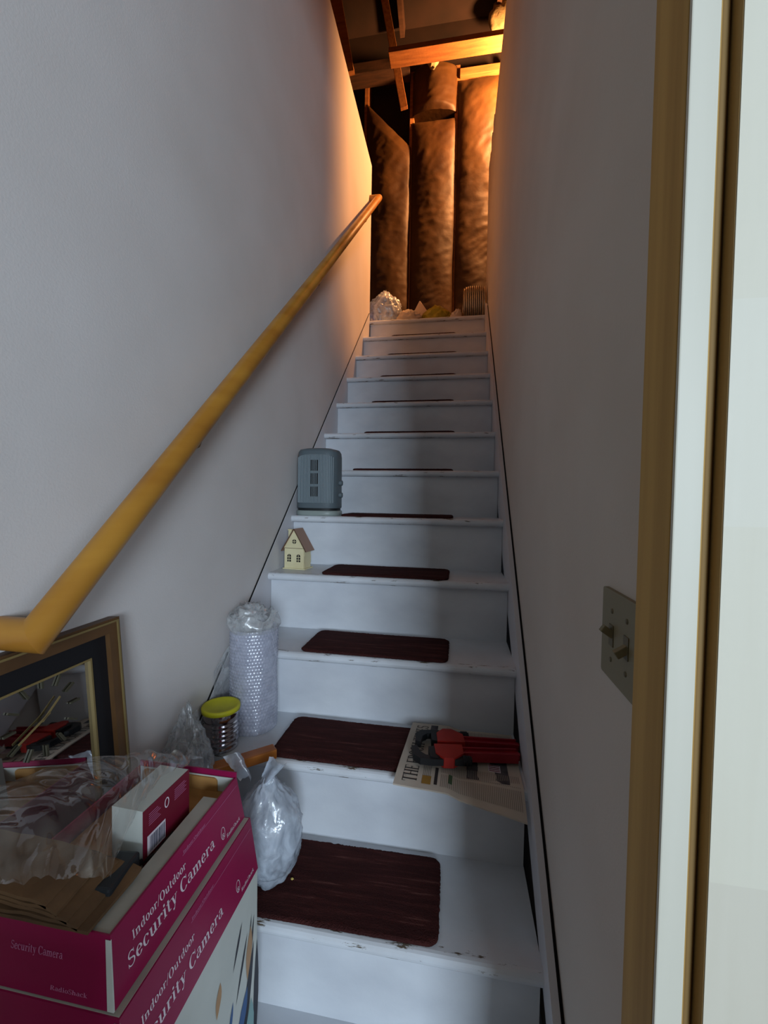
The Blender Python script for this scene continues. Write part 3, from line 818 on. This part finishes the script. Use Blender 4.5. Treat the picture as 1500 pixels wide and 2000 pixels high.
def sheet(u, v):
    p = spline([tuple(spline(r, u)) for r in rows], v)
    w = noise.noise(Vector((u * 9 - v * 5, v * 4, 2.0))) * 0.010 + abs(noise.noise(Vector((u * 12 - v * 8, v * 5, 7.0)))) * 0.013
    return (p.x, p.y, p.z + w * (0.6 + 0.4 * u))
sh = MB(); sh.grid(sheet, 70, 50)
o = sh.build('plastic_sheet', 'clear_film')
tag(o, 'clear shiny plastic sheet draped over the open camera box', 'plastic sheet')

# ------------------------------------------------------------------ framed mirror clock leaning on the left wall
mat('clock_wood', col(92, 64, 36), 0.5, col(66, 44, 25), (30, 6, 6), bump=0.1, bscale=60)
mat('clock_gold', col(118, 100, 62), 0.45)
mat('clock_black', col(14, 12, 16), 0.6)
mat('clock_bronze', col(70, 66, 52), 0.45, metal=0.3)
mm = mat('mirror', col(205, 205, 205), 0.02, metal=1.0)
CW, CH, TILT = 0.305, 0.47, 0.085
ck = thing('wall_clock', 'wooden framed mirror clock leaning against the left wall below the handrail', 'clock', (0.046, -0.2175, 0.3668), (0, -TILT, 0.0))
hw = CW / 2
def bar(pts_outer, name='frame_bar'):
    b = MB()
    b.prism(pts_outer, 'x', -0.022, 0.012)
    return fixn(b.build(name, 'clock_wood', ck))
fwid = 0.026
bar([(-hw, 0), (hw, 0), (hw - fwid, fwid), (-hw + fwid, fwid)])
bar([(-hw, CH), (hw, CH), (hw - fwid, CH - fwid), (-hw + fwid, CH - fwid)])
bar([(-hw, 0), (-hw + fwid, fwid), (-hw + fwid, CH - fwid), (-hw, CH)])
bar([(hw, 0), (hw, CH), (hw - fwid, CH - fwid), (hw - fwid, fwid)])
def frame_ring(w0, w1, x0, x1, name, m):
    b = MB()
    b.box(x0, x1, -hw + w0, hw - w0, w0, w1); b.box(x0, x1, -hw + w0, hw - w0, CH - w1, CH - w0)
    b.box(x0, x1, -hw + w0, -hw + w1, w1, CH - w1); b.box(x0, x1, hw - w1, hw - w0, w1, CH - w1)
    return b.build(name, m, ck)
frame_ring(0.004, 0.0075, 0.012, 0.0145, 'gold_bead', 'clock_gold')
frame_ring(fwid - 0.001, 0.062, -0.006, 0.002, 'black_liner', 'clock_black')
frame_ring(0.060, 0.0635, -0.006, 0.0035, 'inner_bead', 'clock_gold')
MB().box(-0.012, -0.003, -hw + 0.055, hw - 0.055, 0.055, CH - 0.055).build('mirror_glass', 'mirror', ck)
MB().box(-0.022, -0.012, -hw + 0.02, hw - 0.02, 0.02, CH - 0.02).build('back_board', 'clock_black', ck)
cz = CH * 0.742
for k in range(12):
    q = PI * k / 6
    M_ = Matrix.Translation((-0.0005, 0, cz)) @ Matrix.Rotation(q, 4, 'X')
    MB().box(-0.0015, 0.002, -0.0016, 0.0016, 0.046, 0.064, M=M_).build('hour_marker', 'clock_bronze', ck)
for q, L_ in ((2.0, 0.05), (-0.9, 0.034)):
    MB().box(0.002, 0.0032, -0.0016, 0.0016, -0.008, L_, M=Matrix.Translation((0, 0, cz)) @ Matrix.Rotation(q, 4, 'X')).build('clock_hand', 'clock_gold', ck)

# ------------------------------------------------------------------ bags, can, bubble wrap and wood block at the foot
bag = thing('grocery_bag', 'milky white plastic bag stuffed full on the first step', 'plastic bag', (0.262, 0.088, RISE + 0.009))
def bagshape(d, p):
    if d.z > 0.55:
        k = (d.z - 0.55) / 0.45
        p = Vector((p.x * (1 - 0.55 * k), p.y * (1 - 0.55 * k), p.z * (1 + 0.10 * k)))
    return p
MB().blob((0, 0, 0.115), (0.074, 0.068, 0.118), 5, 0.075, 2.4, 4, floor=0.0005, shape=bagshape).build('bag_body', 'milky_film', bag)
for sx in (-1, 1):
    def ear(u, v, sx=sx):
        x = -0.025 + 0.02 * sx + 0.024 * (u - 0.5) * (1 + v)
        return (x + 0.03 * sx * v, -0.012 + 0.012 * math.sin(u * 5 + sx), 0.235 + 0.05 * v + 0.008 * noise.noise(Vector((u * 5, v * 4, sx * 3.0))))
    MB().grid(ear, 10, 10).build('bag_handle', 'milky_film', bag)

def wallbag(d, p):
    p = bagshape(d, p); return Vector((max(p.x, -0.046), min(p.y, 0.085), p.z))
cb = MB().blob((0, 0, 0.165), (0.058, 0.060, 0.185), 5, 0.20, 2.4, 11, floor=0.0005, shape=wallbag)
tag(cb.build('clear_bag', 'crinkle_film', loc=(0.048, 0.105, RISE + 0.0005)), 'crumpled clear plastic bag against the left wall below the can', 'plastic bag')

mat('tin', col(190, 184, 186), 0.14, metal=1.0)
mat('yellow_lid', col(206, 200, 40), 0.5, col(190, 184, 34), (30, 30, 30), bump=0.15, bscale=200)
can = thing('coffee_can', 'ribbed tin can with a yellow plastic lid on the second step', 'can', (0.0495, 0.250, RISE * 2 + 0.0005))
pr = [(0.0, 0.0), (0.044, 0.0), (0.046, 0.002), (0.046, 0.006)]
for k in range(6):
    z = 0.010 + k * 0.012
    pr += [(0.0455, z), (0.0435, z + 0.003), (0.0435, z + 0.006), (0.0455, z + 0.009)]
pr += [(0.0455, 0.104), (0.044, 0.106)]
MB().lathe(pr, seg=40).build('tin_body', 'tin', can)
MB().lathe([(0.0, 0.1095), (0.040, 0.1095), (0.0425, 0.1115), (0.0485, 0.1115), (0.0498, 0.109), (0.0498, 0.100), (0.047, 0.100)], seg=40).build('lid', 'yellow_lid', can)

roll = thing('bubble_wrap_roll', 'tall roll of clear bubble wrap standing on the second step', 'bubble wrap', (0.086, 0.366, RISE * 2 + 0.0005))
def bub(r0, h, seedz):
    cell = 0.0095
    nu = int(2 * PI * r0 / cell) * 4; nv = int(h / cell) * 4
    def fn(u, v):
        a = u * 2 * PI; z = v * h
        ph = (u * nu / 4) ; pv = v * nv / 4
        off = 0.5 * (int(pv) % 2)
        du = ((ph + off) % 1) - 0.5; dv = (pv % 1) - 0.5
        k = max(0.0, 1 - (du * du + dv * dv) / 0.2)
        r = r0 + 0.0022 * math.sqrt(k) + 0.0025 * noise.noise(Vector((math.cos(a) * 2, math.sin(a) * 2, z * 9 + seedz)))
        return (r * math.cos(a), r * math.sin(a), z)
    b = MB(); b.grid(fn, nu, nv); return b
bub(0.066, 0.295, 0.0).build('bubble_sheet', 'bubble_film', roll)
MB().lathe([(0.056, 0.003), (0.055, 0.12), (0.054, 0.29)], seg=40).build('inner_layer', 'bubble_film', roll)
MB().lathe([(0.030, 0.003), (0.030, 0.29)], seg=30).build('core_layer', 'bubble_film', roll)
def collar(u, v):
    a = u * 2 * PI
    r = 0.067 - 0.004 * v + 0.016 * v * noise.noise(Vector((math.cos(a) * 2.2, math.sin(a) * 2.2, v * 2))) + 0.010 * math.sin(v * PI)
    z = 0.285 + 0.045 * v + 0.028 * v * noise.noise(Vector((math.cos(a) * 1.6 + 4, math.sin(a) * 1.6, 1)))
    return (r * math.cos(a), r * math.sin(a), z)
b = MB(); b.grid(collar, 70, 16)
b.blob((-0.012, 0.0, 0.315), (0.054, 0.05, 0.044), 4, 0.30, 2.6, 6)
b.build('loose_top', 'crinkle_film', roll)
def tail(u, v):
    a = 2.55 + 0.75 * u
    r = 0.070 + 0.020 * u + 0.010 * noise.noise(Vector((u * 3, v * 6, 3)))
    return (max(r * math.cos(a), -0.083), r * math.sin(a) - 0.06 * u, 0.02 + 0.245 * v * (1 - 0.35 * u))
MB().grid(tail, 14, 40).build('loose_tail', 'crinkle_film', roll)

mat('orange_wood', col(176, 104, 34), 0.4, col(150, 84, 26), (10, 40, 40))
wd = MB().box(-0.085, 0.072, -0.016, 0.016, 0.0, 0.024, bev=0.003).build('wood_block', 'orange_wood', loc=(0.158, 0.187, RISE * 2 + 0.0006), rot=(0, 0, 0.74))
tag(wd, 'orange brown varnished wooden block on the second step in front of the bubble wrap', 'wood block')

# ------------------------------------------------------------------ newspaper on the second step
mat('newsprint', col(196, 184, 170), 0.85, col(184, 171, 156), (8, 8, 8))
mat('news_ink', col(46, 42, 44), 0.8)
mat('news_grey', col(140, 130, 122), 0.8)
mat('news_photo', col(88, 84, 86), 0.8, col(58, 54, 60), (30, 30, 30))
mat('news_green', col(62, 84, 60), 0.8)
mat('news_ochre', col(150, 112, 46), 0.8)
mat('news_red', col(120, 48, 52), 0.8)
NX0, NX1, NY0, NY1 = 0.540, 0.832, 0.160, 0.447
np_ = thing('newspaper', 'folded newspaper drooping over the edge of the second step', 'newspaper', (0, 0, 0))
def news_z(x, y):
    z = RISE * 2 + 0.0105 if x < 0.655 else RISE * 2 + 0.0105 - 0.008 * min(1, (x - 0.655) / 0.03)
    e = RUN + 0.012
    if y < e:
        droop = max(0.0, (x - 0.66) / 0.17)
        k = e - y
        z -= (0.10 + 0.30 * droop) * k + 2.0 * k * k * (0.5 + 0.8 * droop)
    z += 0.0015 * noise.noise(Vector((x * 14, y * 12, 1)))
    return z
def news_pt(u, v):
    x = NX0 + (NX1 - NX0) * u + 0.020 * (v - 0.5) * (1 - u) * 1.0
    y = NY0 + (NY1 - NY0) * v + 0.018 * (1 - v) * (1 - u)
    return x, y
def npaper(u, v, dz=0.0):
    x, y = news_pt(u, v); return (x, y, news_z(x, y) + dz)
for k in range(3):
    b = MB(); b.grid(lambda u, v, k=k: npaper(u, v, 0.0012 * (2 - k) ), 40, 40); b.grid(lambda u, v, k=k: npaper(u, v, 0.0012 * (2 - k) - 0.0009), 40, 40)
    for fu in ((lambda t: (t, 0.0)), (lambda t: (t, 1.0)), (lambda t: (1.0, t)), (lambda t: (0.0, t))):
        b.grid(lambda s, t, fu=fu, k=k: npaper(*fu(s), 0.0012 * (2 - k) - (0.0009 if t > 0.5 else 0)), 40, 1)
    fixn(b.build('page', 'newsprint', np_))
def nprint(polys, name, m, lift=0.0031):
    """polys in page coordinates: a along the masthead (near to far, 0..1), b from the masthead edge across (0..1)."""
    bb = MB()
    for q in polys:
        # subdivide long strips so print follows the droop
        ps = []
        for a_, b_ in q:
            x, y = news_pt(b_, a_)
            ps.append((x, y, news_z(x, y) + lift))
        bb.add(ps, [tuple(range(len(ps)))])
    o = bb.build(name, m, np_); o['kind'] = 'stuff'
    return o
def nrect(a0, a1, b0, b1, n=8):
    out = []
    for i in range(n):
        s0, s1 = a0 + (a1 - a0) * i / n, a0 + (a1 - a0) * (i + 1) / n
        out.append([(s0, b0), (s1, b0), (s1, b1), (s0, b1)])
    return out
txt = 'THE EPOCH TIMES'
tot = sum(glyph(c)[1] for c in txt); x = 0; polys = []
for c in txt:
    g, adv = glyph(c)
    for q in g:
        polys.append([(0.05 + 0.90 * (x + px) / tot, 0.175 - 0.115 * py / 0.7) for px, py in q])
    x += adv
nprint(polys, 'masthead', 'news_ink')
lines = []
for col_i in range(6):
    a0 = 0.05 + 0.155 * col_i
    if col_i in (2, 3, 4):
        continue
    for r in range(44):
        bb_ = 0.36 + r * 0.0142
        lines += nrect(a0, a0 + 0.135, bb_, bb_ + 0.005, 2)
for r in range(5):
    lines += nrect(0.05, 0.30, 0.215 + r * 0.014, 0.220 + r * 0.014, 3)
nprint(lines, 'article_text', 'news_grey')
nprint(nrect(0.06, 0.26, 0.31, 0.335, 4) + nrect(0.34, 0.60, 0.31, 0.33, 4), 'headline', 'news_ink')
nprint(nrect(0.22, 0.62, 0.56, 0.90, 8), 'photo_print', 'news_photo')
nprint(nrect(0.36, 0.46, 0.74, 0.84, 2), 'flag_print', 'print_white', 0.0034)
nprint([p for r in range(4) for p in nrect(0.37 + r * 0.024, 0.382 + r * 0.024, 0.745, 0.835, 1)], 'flag_stripes', 'news_red', 0.0037)
nprint(nrect(0.10, 0.20, 0.42, 0.45, 3), 'green_box', 'news_green', 0.0035)
nprint(nrect(0.05, 0.14, 0.215, 0.285, 2), 'ochre_picture', 'news_ochre', 0.0034)
nprint(nrect(0.86, 0.97, 0.20, 0.27, 2), 'corner_picture', 'news_photo', 0.0034)

# ------------------------------------------------------------------ two red pipe wrenches on the newspaper
mat('wrench_red', col(152, 24, 38), 0.42, col(130, 18, 32), (12, 12, 12))
mat('wrench_orange', col(176, 42, 32), 0.45, col(150, 32, 28), (20, 20, 20))
mat('steel_black', col(24, 25, 28), 0.5)
def wrench(name, label, loc, rot, flip):
    """Pipe wrench lying flat; handle towards +x, jaws at -x, opening to side 'flip'."""
    t = thing(name, label, 'wrench', loc, rot, 'pipe wrenches')
    f = flip
    h = MB()
    h.prism([(0.03, -0.014), (0.175, -0.012), (0.185, -0.007), (0.187, 0.0), (0.185, 0.007), (0.175, 0.012), (0.03, 0.014)], 'z', 0.004, 0.018)
    h.box(0.03, 0.18, -0.0135, -0.0085, 0.0, 0.024, bev=0.001); h.box(0.03, 0.18, 0.0085, 0.0135, 0.0, 0.024, bev=0.001)
    fixn(h.build('handle', 'wrench_red', t))
    fixn(MB().prism([(-0.030, -0.020 * f), (0.042, -0.020 * f), (0.040, 0.018 * f), (0.012, 0.040 * f), (-0.012, 0.040 * f), (-0.030, 0.018 * f)], 'z', 0.0, 0.026).build('housing', 'wrench_orange', t))
    fixn(MB().prism([(-0.045, -0.012 * f), (-0.028, -0.016 * f), (-0.022, 0.030 * f), (-0.028, 0.036 * f), (-0.045, 0.030 * f)], 'z', 0.003, 0.023).build('heel_jaw', 'steel_black', t))
    hk = MB().prism([(0.058, 0.022 * f), (0.058, 0.036 * f), (-0.040, 0.040 * f), (-0.070, 0.036 * f), (-0.086, 0.020 * f), (-0.088, -0.016 * f), (-0.074, -0.022 * f), (-0.068, 0.006 * f), (-0.055, 0.020 * f), (-0.020, 0.024 * f)], 'z', 0.005, 0.021)
    fixn(hk.build('hook_jaw', 'steel_black', t))
    b = MB()
    for k in range(6):
        b.lathe([(0.0, 0), (0.011, 0), (0.012, 0.0014), (0.011, 0.0028), (0.0, 0.0028)], seg=18, M=Matrix.Translation((0.036 + k * 0.003, 0.030 * f, 0.014)) @ Matrix.Rotation(PI / 2, 4, 'Y'))
    b.build('adjusting_nut', 'steel_black', t)
    return t
wrench('pipe_wrench', 'red pipe wrench on the newspaper with its jaws nearer the riser', (0.655, 0.336, RISE * 2 + 0.0165), (0, 0.018, 0.115), 1)
wrench('pipe_wrench', 'red pipe wrench on the newspaper with its jaws nearer the stair edge', (0.652, 0.282, RISE * 2 + 0.0165), (0, 0.018, 0.17), -1)

# ------------------------------------------------------------------ heater on the fifth step
mat('heater_rib', col(132, 144, 150), 0.45)
mat('heater_grey', col(88, 99, 105), 0.5, bump=0.08, bscale=300)
mat('heater_dark', col(24, 28, 30), 0.6)
mat('heater_base', col(140, 150, 146), 0.4)
ht = thing('fan_heater', 'grey rounded fan heater with vertical ribs beside the left wall', 'heater', (0.0935, RUN * 4 + 0.084, RISE * 5 + 0.0005), (0, 0, 0.0))
HW, HD = 0.092, 0.075
def plan(s=1.0, n=28):
    p = []
    for i in range(n):
        q = 2 * PI * i / n
        c, s_ = math.cos(q), math.sin(q)
        p.append((HW * s * math.copysign(abs(c) ** 0.62, c), HD * s * math.copysign(abs(s_) ** 0.72, s_)))
    return p
def loft(prof, n=40):
    b = MB(); vs_, fs_ = [], []
    for s, z in prof:
        vs_ += [(x, y, z) for x, y in plan(s, n)]
    for j in range(len(prof) - 1):
        fs_ += [(j * n + i, j * n + (i + 1) % n, (j + 1) * n + (i + 1) % n, (j + 1) * n + i) for i in range(n)]
    b.add(vs_, fs_, True); b.add(vs_[-n:], [tuple(range(n))]); b.add(vs_[:n], [tuple(range(n))[::-1]])
    return b
loft([(0.98, 0.0), (1.0, 0.003), (1.0, 0.018), (0.97, 0.020)]).build('base', 'heater_base', ht)
loft([(0.93, 0.0195), (0.93, 0.031)]).build('base_gap', 'heater_dark', ht)
loft([(0.965, 0.0305), (0.98, 0.034), (0.975, 0.10), (0.97, 0.20), (0.965, 0.243), (0.94, 0.260), (0.87, 0.271), (0.6, 0.277), (0.3, 0.279)]).build('body', 'heater_grey', ht)
def front_y(x):
    k = min(0.999, abs(x) / (HW * 0.97))
    c = k ** (1 / 0.62)
    return -HD * 0.972 * (max(0.0, 1 - c * c) ** 0.5) ** 0.72
rib = MB()
nr = 25
for i in range(nr):
    x = -0.074 + 0.148 * i / (nr - 1)
    y = front_y(x)
    top = 0.268 - 0.010 * (abs(x) / 0.074) ** 4
    rib.box(x - 0.0015, x + 0.0015, y - 0.0038, y + 0.004, 0.052, top - 0.02)
o = rib.build('grille_ribs', 'heater_rib', ht); o['kind'] = 'stuff'
for z0, z1 in ((0.078, 0.118), (0.128, 0.172), (0.182, 0.226)):
    b = MB(); b.box(-0.0145, 0.0145, front_y(0.0) - 0.0042, front_y(0.0) + 0.006, z0, z1); sl_ = b.build('air_slot', 'heater_dark', ht)
    b = MB()
    for q in (-0.0085, -0.0025, 0.0035, 0.0095):
        b.box(q - 0.0008, q + 0.0008, front_y(0.0) - 0.0052, front_y(0.0) - 0.0042, z0, z1)
    b.build('slot_bars', 'heater_rib', sl_)['kind'] = 'stuff'
for z in (0.085, 0.135):
    MB().lathe([(0.0, 0.016), (0.010, 0.016), (0.0115, 0.013), (0.0115, 0.0)], seg=20, M=Matrix.Translation((HW * 0.93, -0.012, z)) @ Matrix.Rotation(PI / 2, 4, 'Y')).build('knob', 'heater_grey', ht)

# ------------------------------------------------------------------ little wooden house on the fourth step
mat('house_cream', col(222, 212, 172), 0.6, col(212, 200, 158), (20, 20, 20))
mat('house_roof', col(158, 128, 112), 0.7)
mat('house_edge', col(90, 64, 46), 0.7)
mat('house_dark', col(30, 26, 24), 0.8)
hs = thing('wooden_house', 'small cream wooden toy house with a steep roof beside the left wall', 'house ornament', (0.064, 0.768, RISE * 4 + 0.0005), (0, 0, -0.12))
hw2, hd2, eave, apex = 0.040, 0.030, 0.085, 0.150
MB().box(-hw2 - 0.004, hw2 + 0.008, -hd2 - 0.006, hd2 + 0.006, 0, 0.004).build('base_board', 'house_cream', hs)
gable = [(-hw2, 0.004), (hw2, 0.004), (hw2, 0.02), (hw2 + 0.0015, 0.021), (hw2 + 0.0015, 0.05), (hw2, 0.051), (hw2, eave - 0.006), (hw2 + 0.003, eave - 0.004), (0, apex), (-hw2 - 0.003, eave - 0.004), (-hw2, eave - 0.006)]
fixn(MB().prism(gable, 'y', -hd2, -hd2 + 0.003).build('front_wall', 'house_cream', hs))
fixn(MB().prism(gable, 'y', hd2 - 0.003, hd2).build('back_wall', 'house_cream', hs))
for sx in (-1, 1):
    MB().box(sx * hw2 - 0.0015, sx * hw2 + 0.0015, -hd2 + 0.003, hd2 - 0.003, 0.004, eave - 0.008).build('side_wall', 'house_cream', hs)
    a = math.atan2(apex - eave + 0.01, hw2)
    L_ = math.hypot(hw2 + 0.012, apex - eave + 0.02)
    M_ = Matrix.Translation((0, 0, apex + 0.003)) @ Matrix.Rotation(sx * math.atan2(apex - eave + 0.006, hw2 + 0.003), 4, 'Y')
    b = MB()
    b.box(0 if sx > 0 else -L_, L_ if sx > 0 else 0, -hd2 - 0.004, hd2 + 0.008, -0.0015, 0.0015, M=M_)
    b.build('roof_panel', 'house_roof', hs)
    # dark cut edges along the gable
    b = MB(); b.box(0 if sx > 0 else -L_, L_ if sx > 0 else 0, -hd2 - 0.0046, -hd2 - 0.0038, -0.0017, 0.0017, M=M_); b.build('roof_edge', 'house_edge', hs)
MB().box(-0.034, -0.020, -0.012, 0.0, 0.105, 0.146).build('chimney', 'house_cream', hs)
MB().box(-0.036, -0.018, -0.014, 0.002, 0.146, 0.150).build('chimney_cap', 'house_cream', hs)
MB().box(-hw2 - 0.002, hw2 + 0.002, -hd2 - 0.0008, -hd2, eave - 0.006, eave - 0.0045).build('floor_line', 'house_edge', hs)
def arch(cx, z0, w, h, n=10):
    p = [(cx - w / 2, z0), (cx + w / 2, z0)]
    for i in range(n + 1):
        q = PI * i / n; p.append((cx + w / 2 * math.cos(q), z0 + h - w / 2 + w / 2 * math.sin(q)))
    return p
for cx in (-0.020, 0.019):
    wn = fixn(MB().prism(arch(cx, 0.028, 0.0155, 0.029), 'y', -hd2 - 0.0006, -hd2 + 0.001).build('window', 'house_dark', hs))
    b = MB()
    b.box(cx - 0.0009, cx + 0.0009, -hd2 - 0.0016, -hd2 - 0.0006, 0.028, 0.056)
    for z in (0.036, 0.046):
        b.box(cx - 0.0078, cx + 0.0078, -hd2 - 0.0016, -hd2 - 0.0006, z - 0.0009, z + 0.0009)
    b.build('glazing_bar', 'house_cream', wn)
rw = fixn(MB().prism(ellipse(0.001, 0.105, 0.0085, 0.0085, 20), 'y', -hd2 - 0.0006, -hd2 + 0.001).build('window', 'house_dark', hs))
b = MB(); b.box(0.0001, 0.0019, -hd2 - 0.0016, -hd2 - 0.0006, 0.097, 0.113); b.box(-0.007, 0.009, -hd2 - 0.0016, -hd2 - 0.0006, 0.104, 0.106)
b.build('glazing_bar', 'house_cream', rw)

# ------------------------------------------------------------------ clutter on the attic landing
mat('paper_white', col(214, 196, 176), 0.8)
mat('yellow_bag_m', col(176, 160, 40), 0.5, col(140, 126, 30), (20, 20, 20), bump=0.6, bscale=40)
mat('blue_plastic', col(40, 84, 110), 0.4)
mat('wire', col(196, 184, 164), 0.25, metal=0.7)
LZ = LAND_Z + 0.0005
tag(MB().blob((0, 0, 0.115), (0.128, 0.11, 0.150), 5, 0.13, 2.8, 21, floor=0.0005, shape=bagshape).build('plastic_bag', 'milky_film', loc=(0.088, 2.515, LZ)),
    'knotted crumpled plastic bag at the left end of the attic landing', 'plastic bag')
pt = MB()
pt.add([(-0.105, -0.03, 0), (0.13, -0.03, 0), (-0.012, 0.005, 0.205), (-0.10, 0.08, 0), (0.14, 0.08, 0), (-0.006, 0.010, 0.206)], [(0, 1, 2), (3, 5, 4), (0, 2, 5, 3), (1, 4, 5, 2)])
tag(pt.build('folded_paper', 'paper_white', loc=(0.365, 2.535, LZ)), 'pale folded paper peaked like a tent on the attic landing', 'paper')
tag(MB().blob((0, 0, 0.03), (0.085, 0.05, 0.055), 4, 0.3, 2.6, 31, floor=0.0003).build('paper_scrap', 'paper_white', loc=(0.285, 2.43, LZ)), 'small crumpled white scrap in front of the folded paper', 'paper')
tag(MB().blob((0, 0, 0.035), (0.105, 0.05, 0.085), 4, 0.20, 2.4, 37, floor=0.0003, shape=lambda d, p: Vector((p.x, p.y, p.z * (1.0 - 0.45 * abs(d.x))))).build('yellow_bag', 'yellow_bag_m', loc=(0.490, 2.445, LZ)), 'yellow-green crumpled bag on the attic landing edge', 'plastic bag')
tag(MB().lathe([(0.0, 0.078), (0.022, 0.074), (0.040, 0.055), (0.046, 0.03), (0.044, 0.0), (0, 0)], seg=24).build('blue_cap', 'blue_plastic', loc=(0.545, 2.60, LZ)), 'dark blue rounded cap behind the yellow-green bag', 'cap')
tag(MB().blob((0, 0, 0.022), (0.036, 0.035, 0.042), 4, 0.3, 2.6, 41, floor=0.0003, shape=lambda d, p: Vector((p.x, p.y, p.z * (1 + 0.5 * d.x)))).build('paper_scrap', 'paper_white', loc=(0.634, 2.415, LZ)), 'torn paper scrap lying against the wire coil', 'paper')
coil = thing('wire_coil', 'coil of shiny wire standing at the right end of the landing', 'wire coil', (0.765, 2.53, LZ + 0.1385))
b = MB(); turns = 11; pts = []
for k in range(turns * 28):
    a = 2 * PI * k / 28; tt = k / (turns * 28)
    r = 0.130 - 0.018 * (2 * tt - 1) ** 4 + 0.003 * math.sin(k * 0.9)
    pts.append((-0.078 + 0.156 * tt, r * math.cos(a), r * math.sin(a)))
b.tube(pts, 0.0052, 6); b.build('windings', 'wire', coil)
b = MB(); b.lathe([(0.098, -0.06), (0.098, 0.06)], seg=30, M=Matrix.Rotation(PI / 2, 4, 'Y')); b.build('core', 'black_plastic', coil)
tag(MB().blob((0, 0, 0.045), (0.04, 0.05, 0.06), 4, 0.3, 2.3, 51, floor=0.0003).build('paper_scrap', 'paper_white', loc=(0.900, 2.74, LZ)), 'crumpled pale scrap to the right of the wire coil', 'paper')
# bits of hardware along the top of the right wall
for k, (y, h) in enumerate(((2.60, 0.05), (2.50, 0.035), (2.36, 0.06), (2.20, 0.045))):
    plain('black_clip', ['black clip nearest the far end of the right wall top', 'second black clip along the right wall top', 'third black clip along the right wall top', 'black clip on the right wall top highest in the picture'][k], 'black_plastic',
          0.8595, 0.885, y - 0.035, y + 0.035, WALL_TOP + 0.0303, WALL_TOP + 0.03 + h, 'clip', 'black clips on the right wall')
tag(MB().blob((0, 0, 0.03), (0.012, 0.05, 0.06), 3, 0.3, 2.2, 61, floor=0.0003).build('paper_tag', 'paper_white', loc=(0.875, 2.28, WALL_TOP + 0.0303)), 'bright lit scrap of paper on the top edge of the right wall', 'paper')

mat('crumb_m', col(200, 176, 96), 0.8)
tag(MB().blob((0, 0, 0.002), (0.0035, 0.0028, 0.0022), 2, 0.3, 2, 71).build('crumb', 'crumb_m', loc=(0.315, 0.098, RISE + 0.0092)), 'tiny yellow crumb lying on the foreground mat', 'crumb')
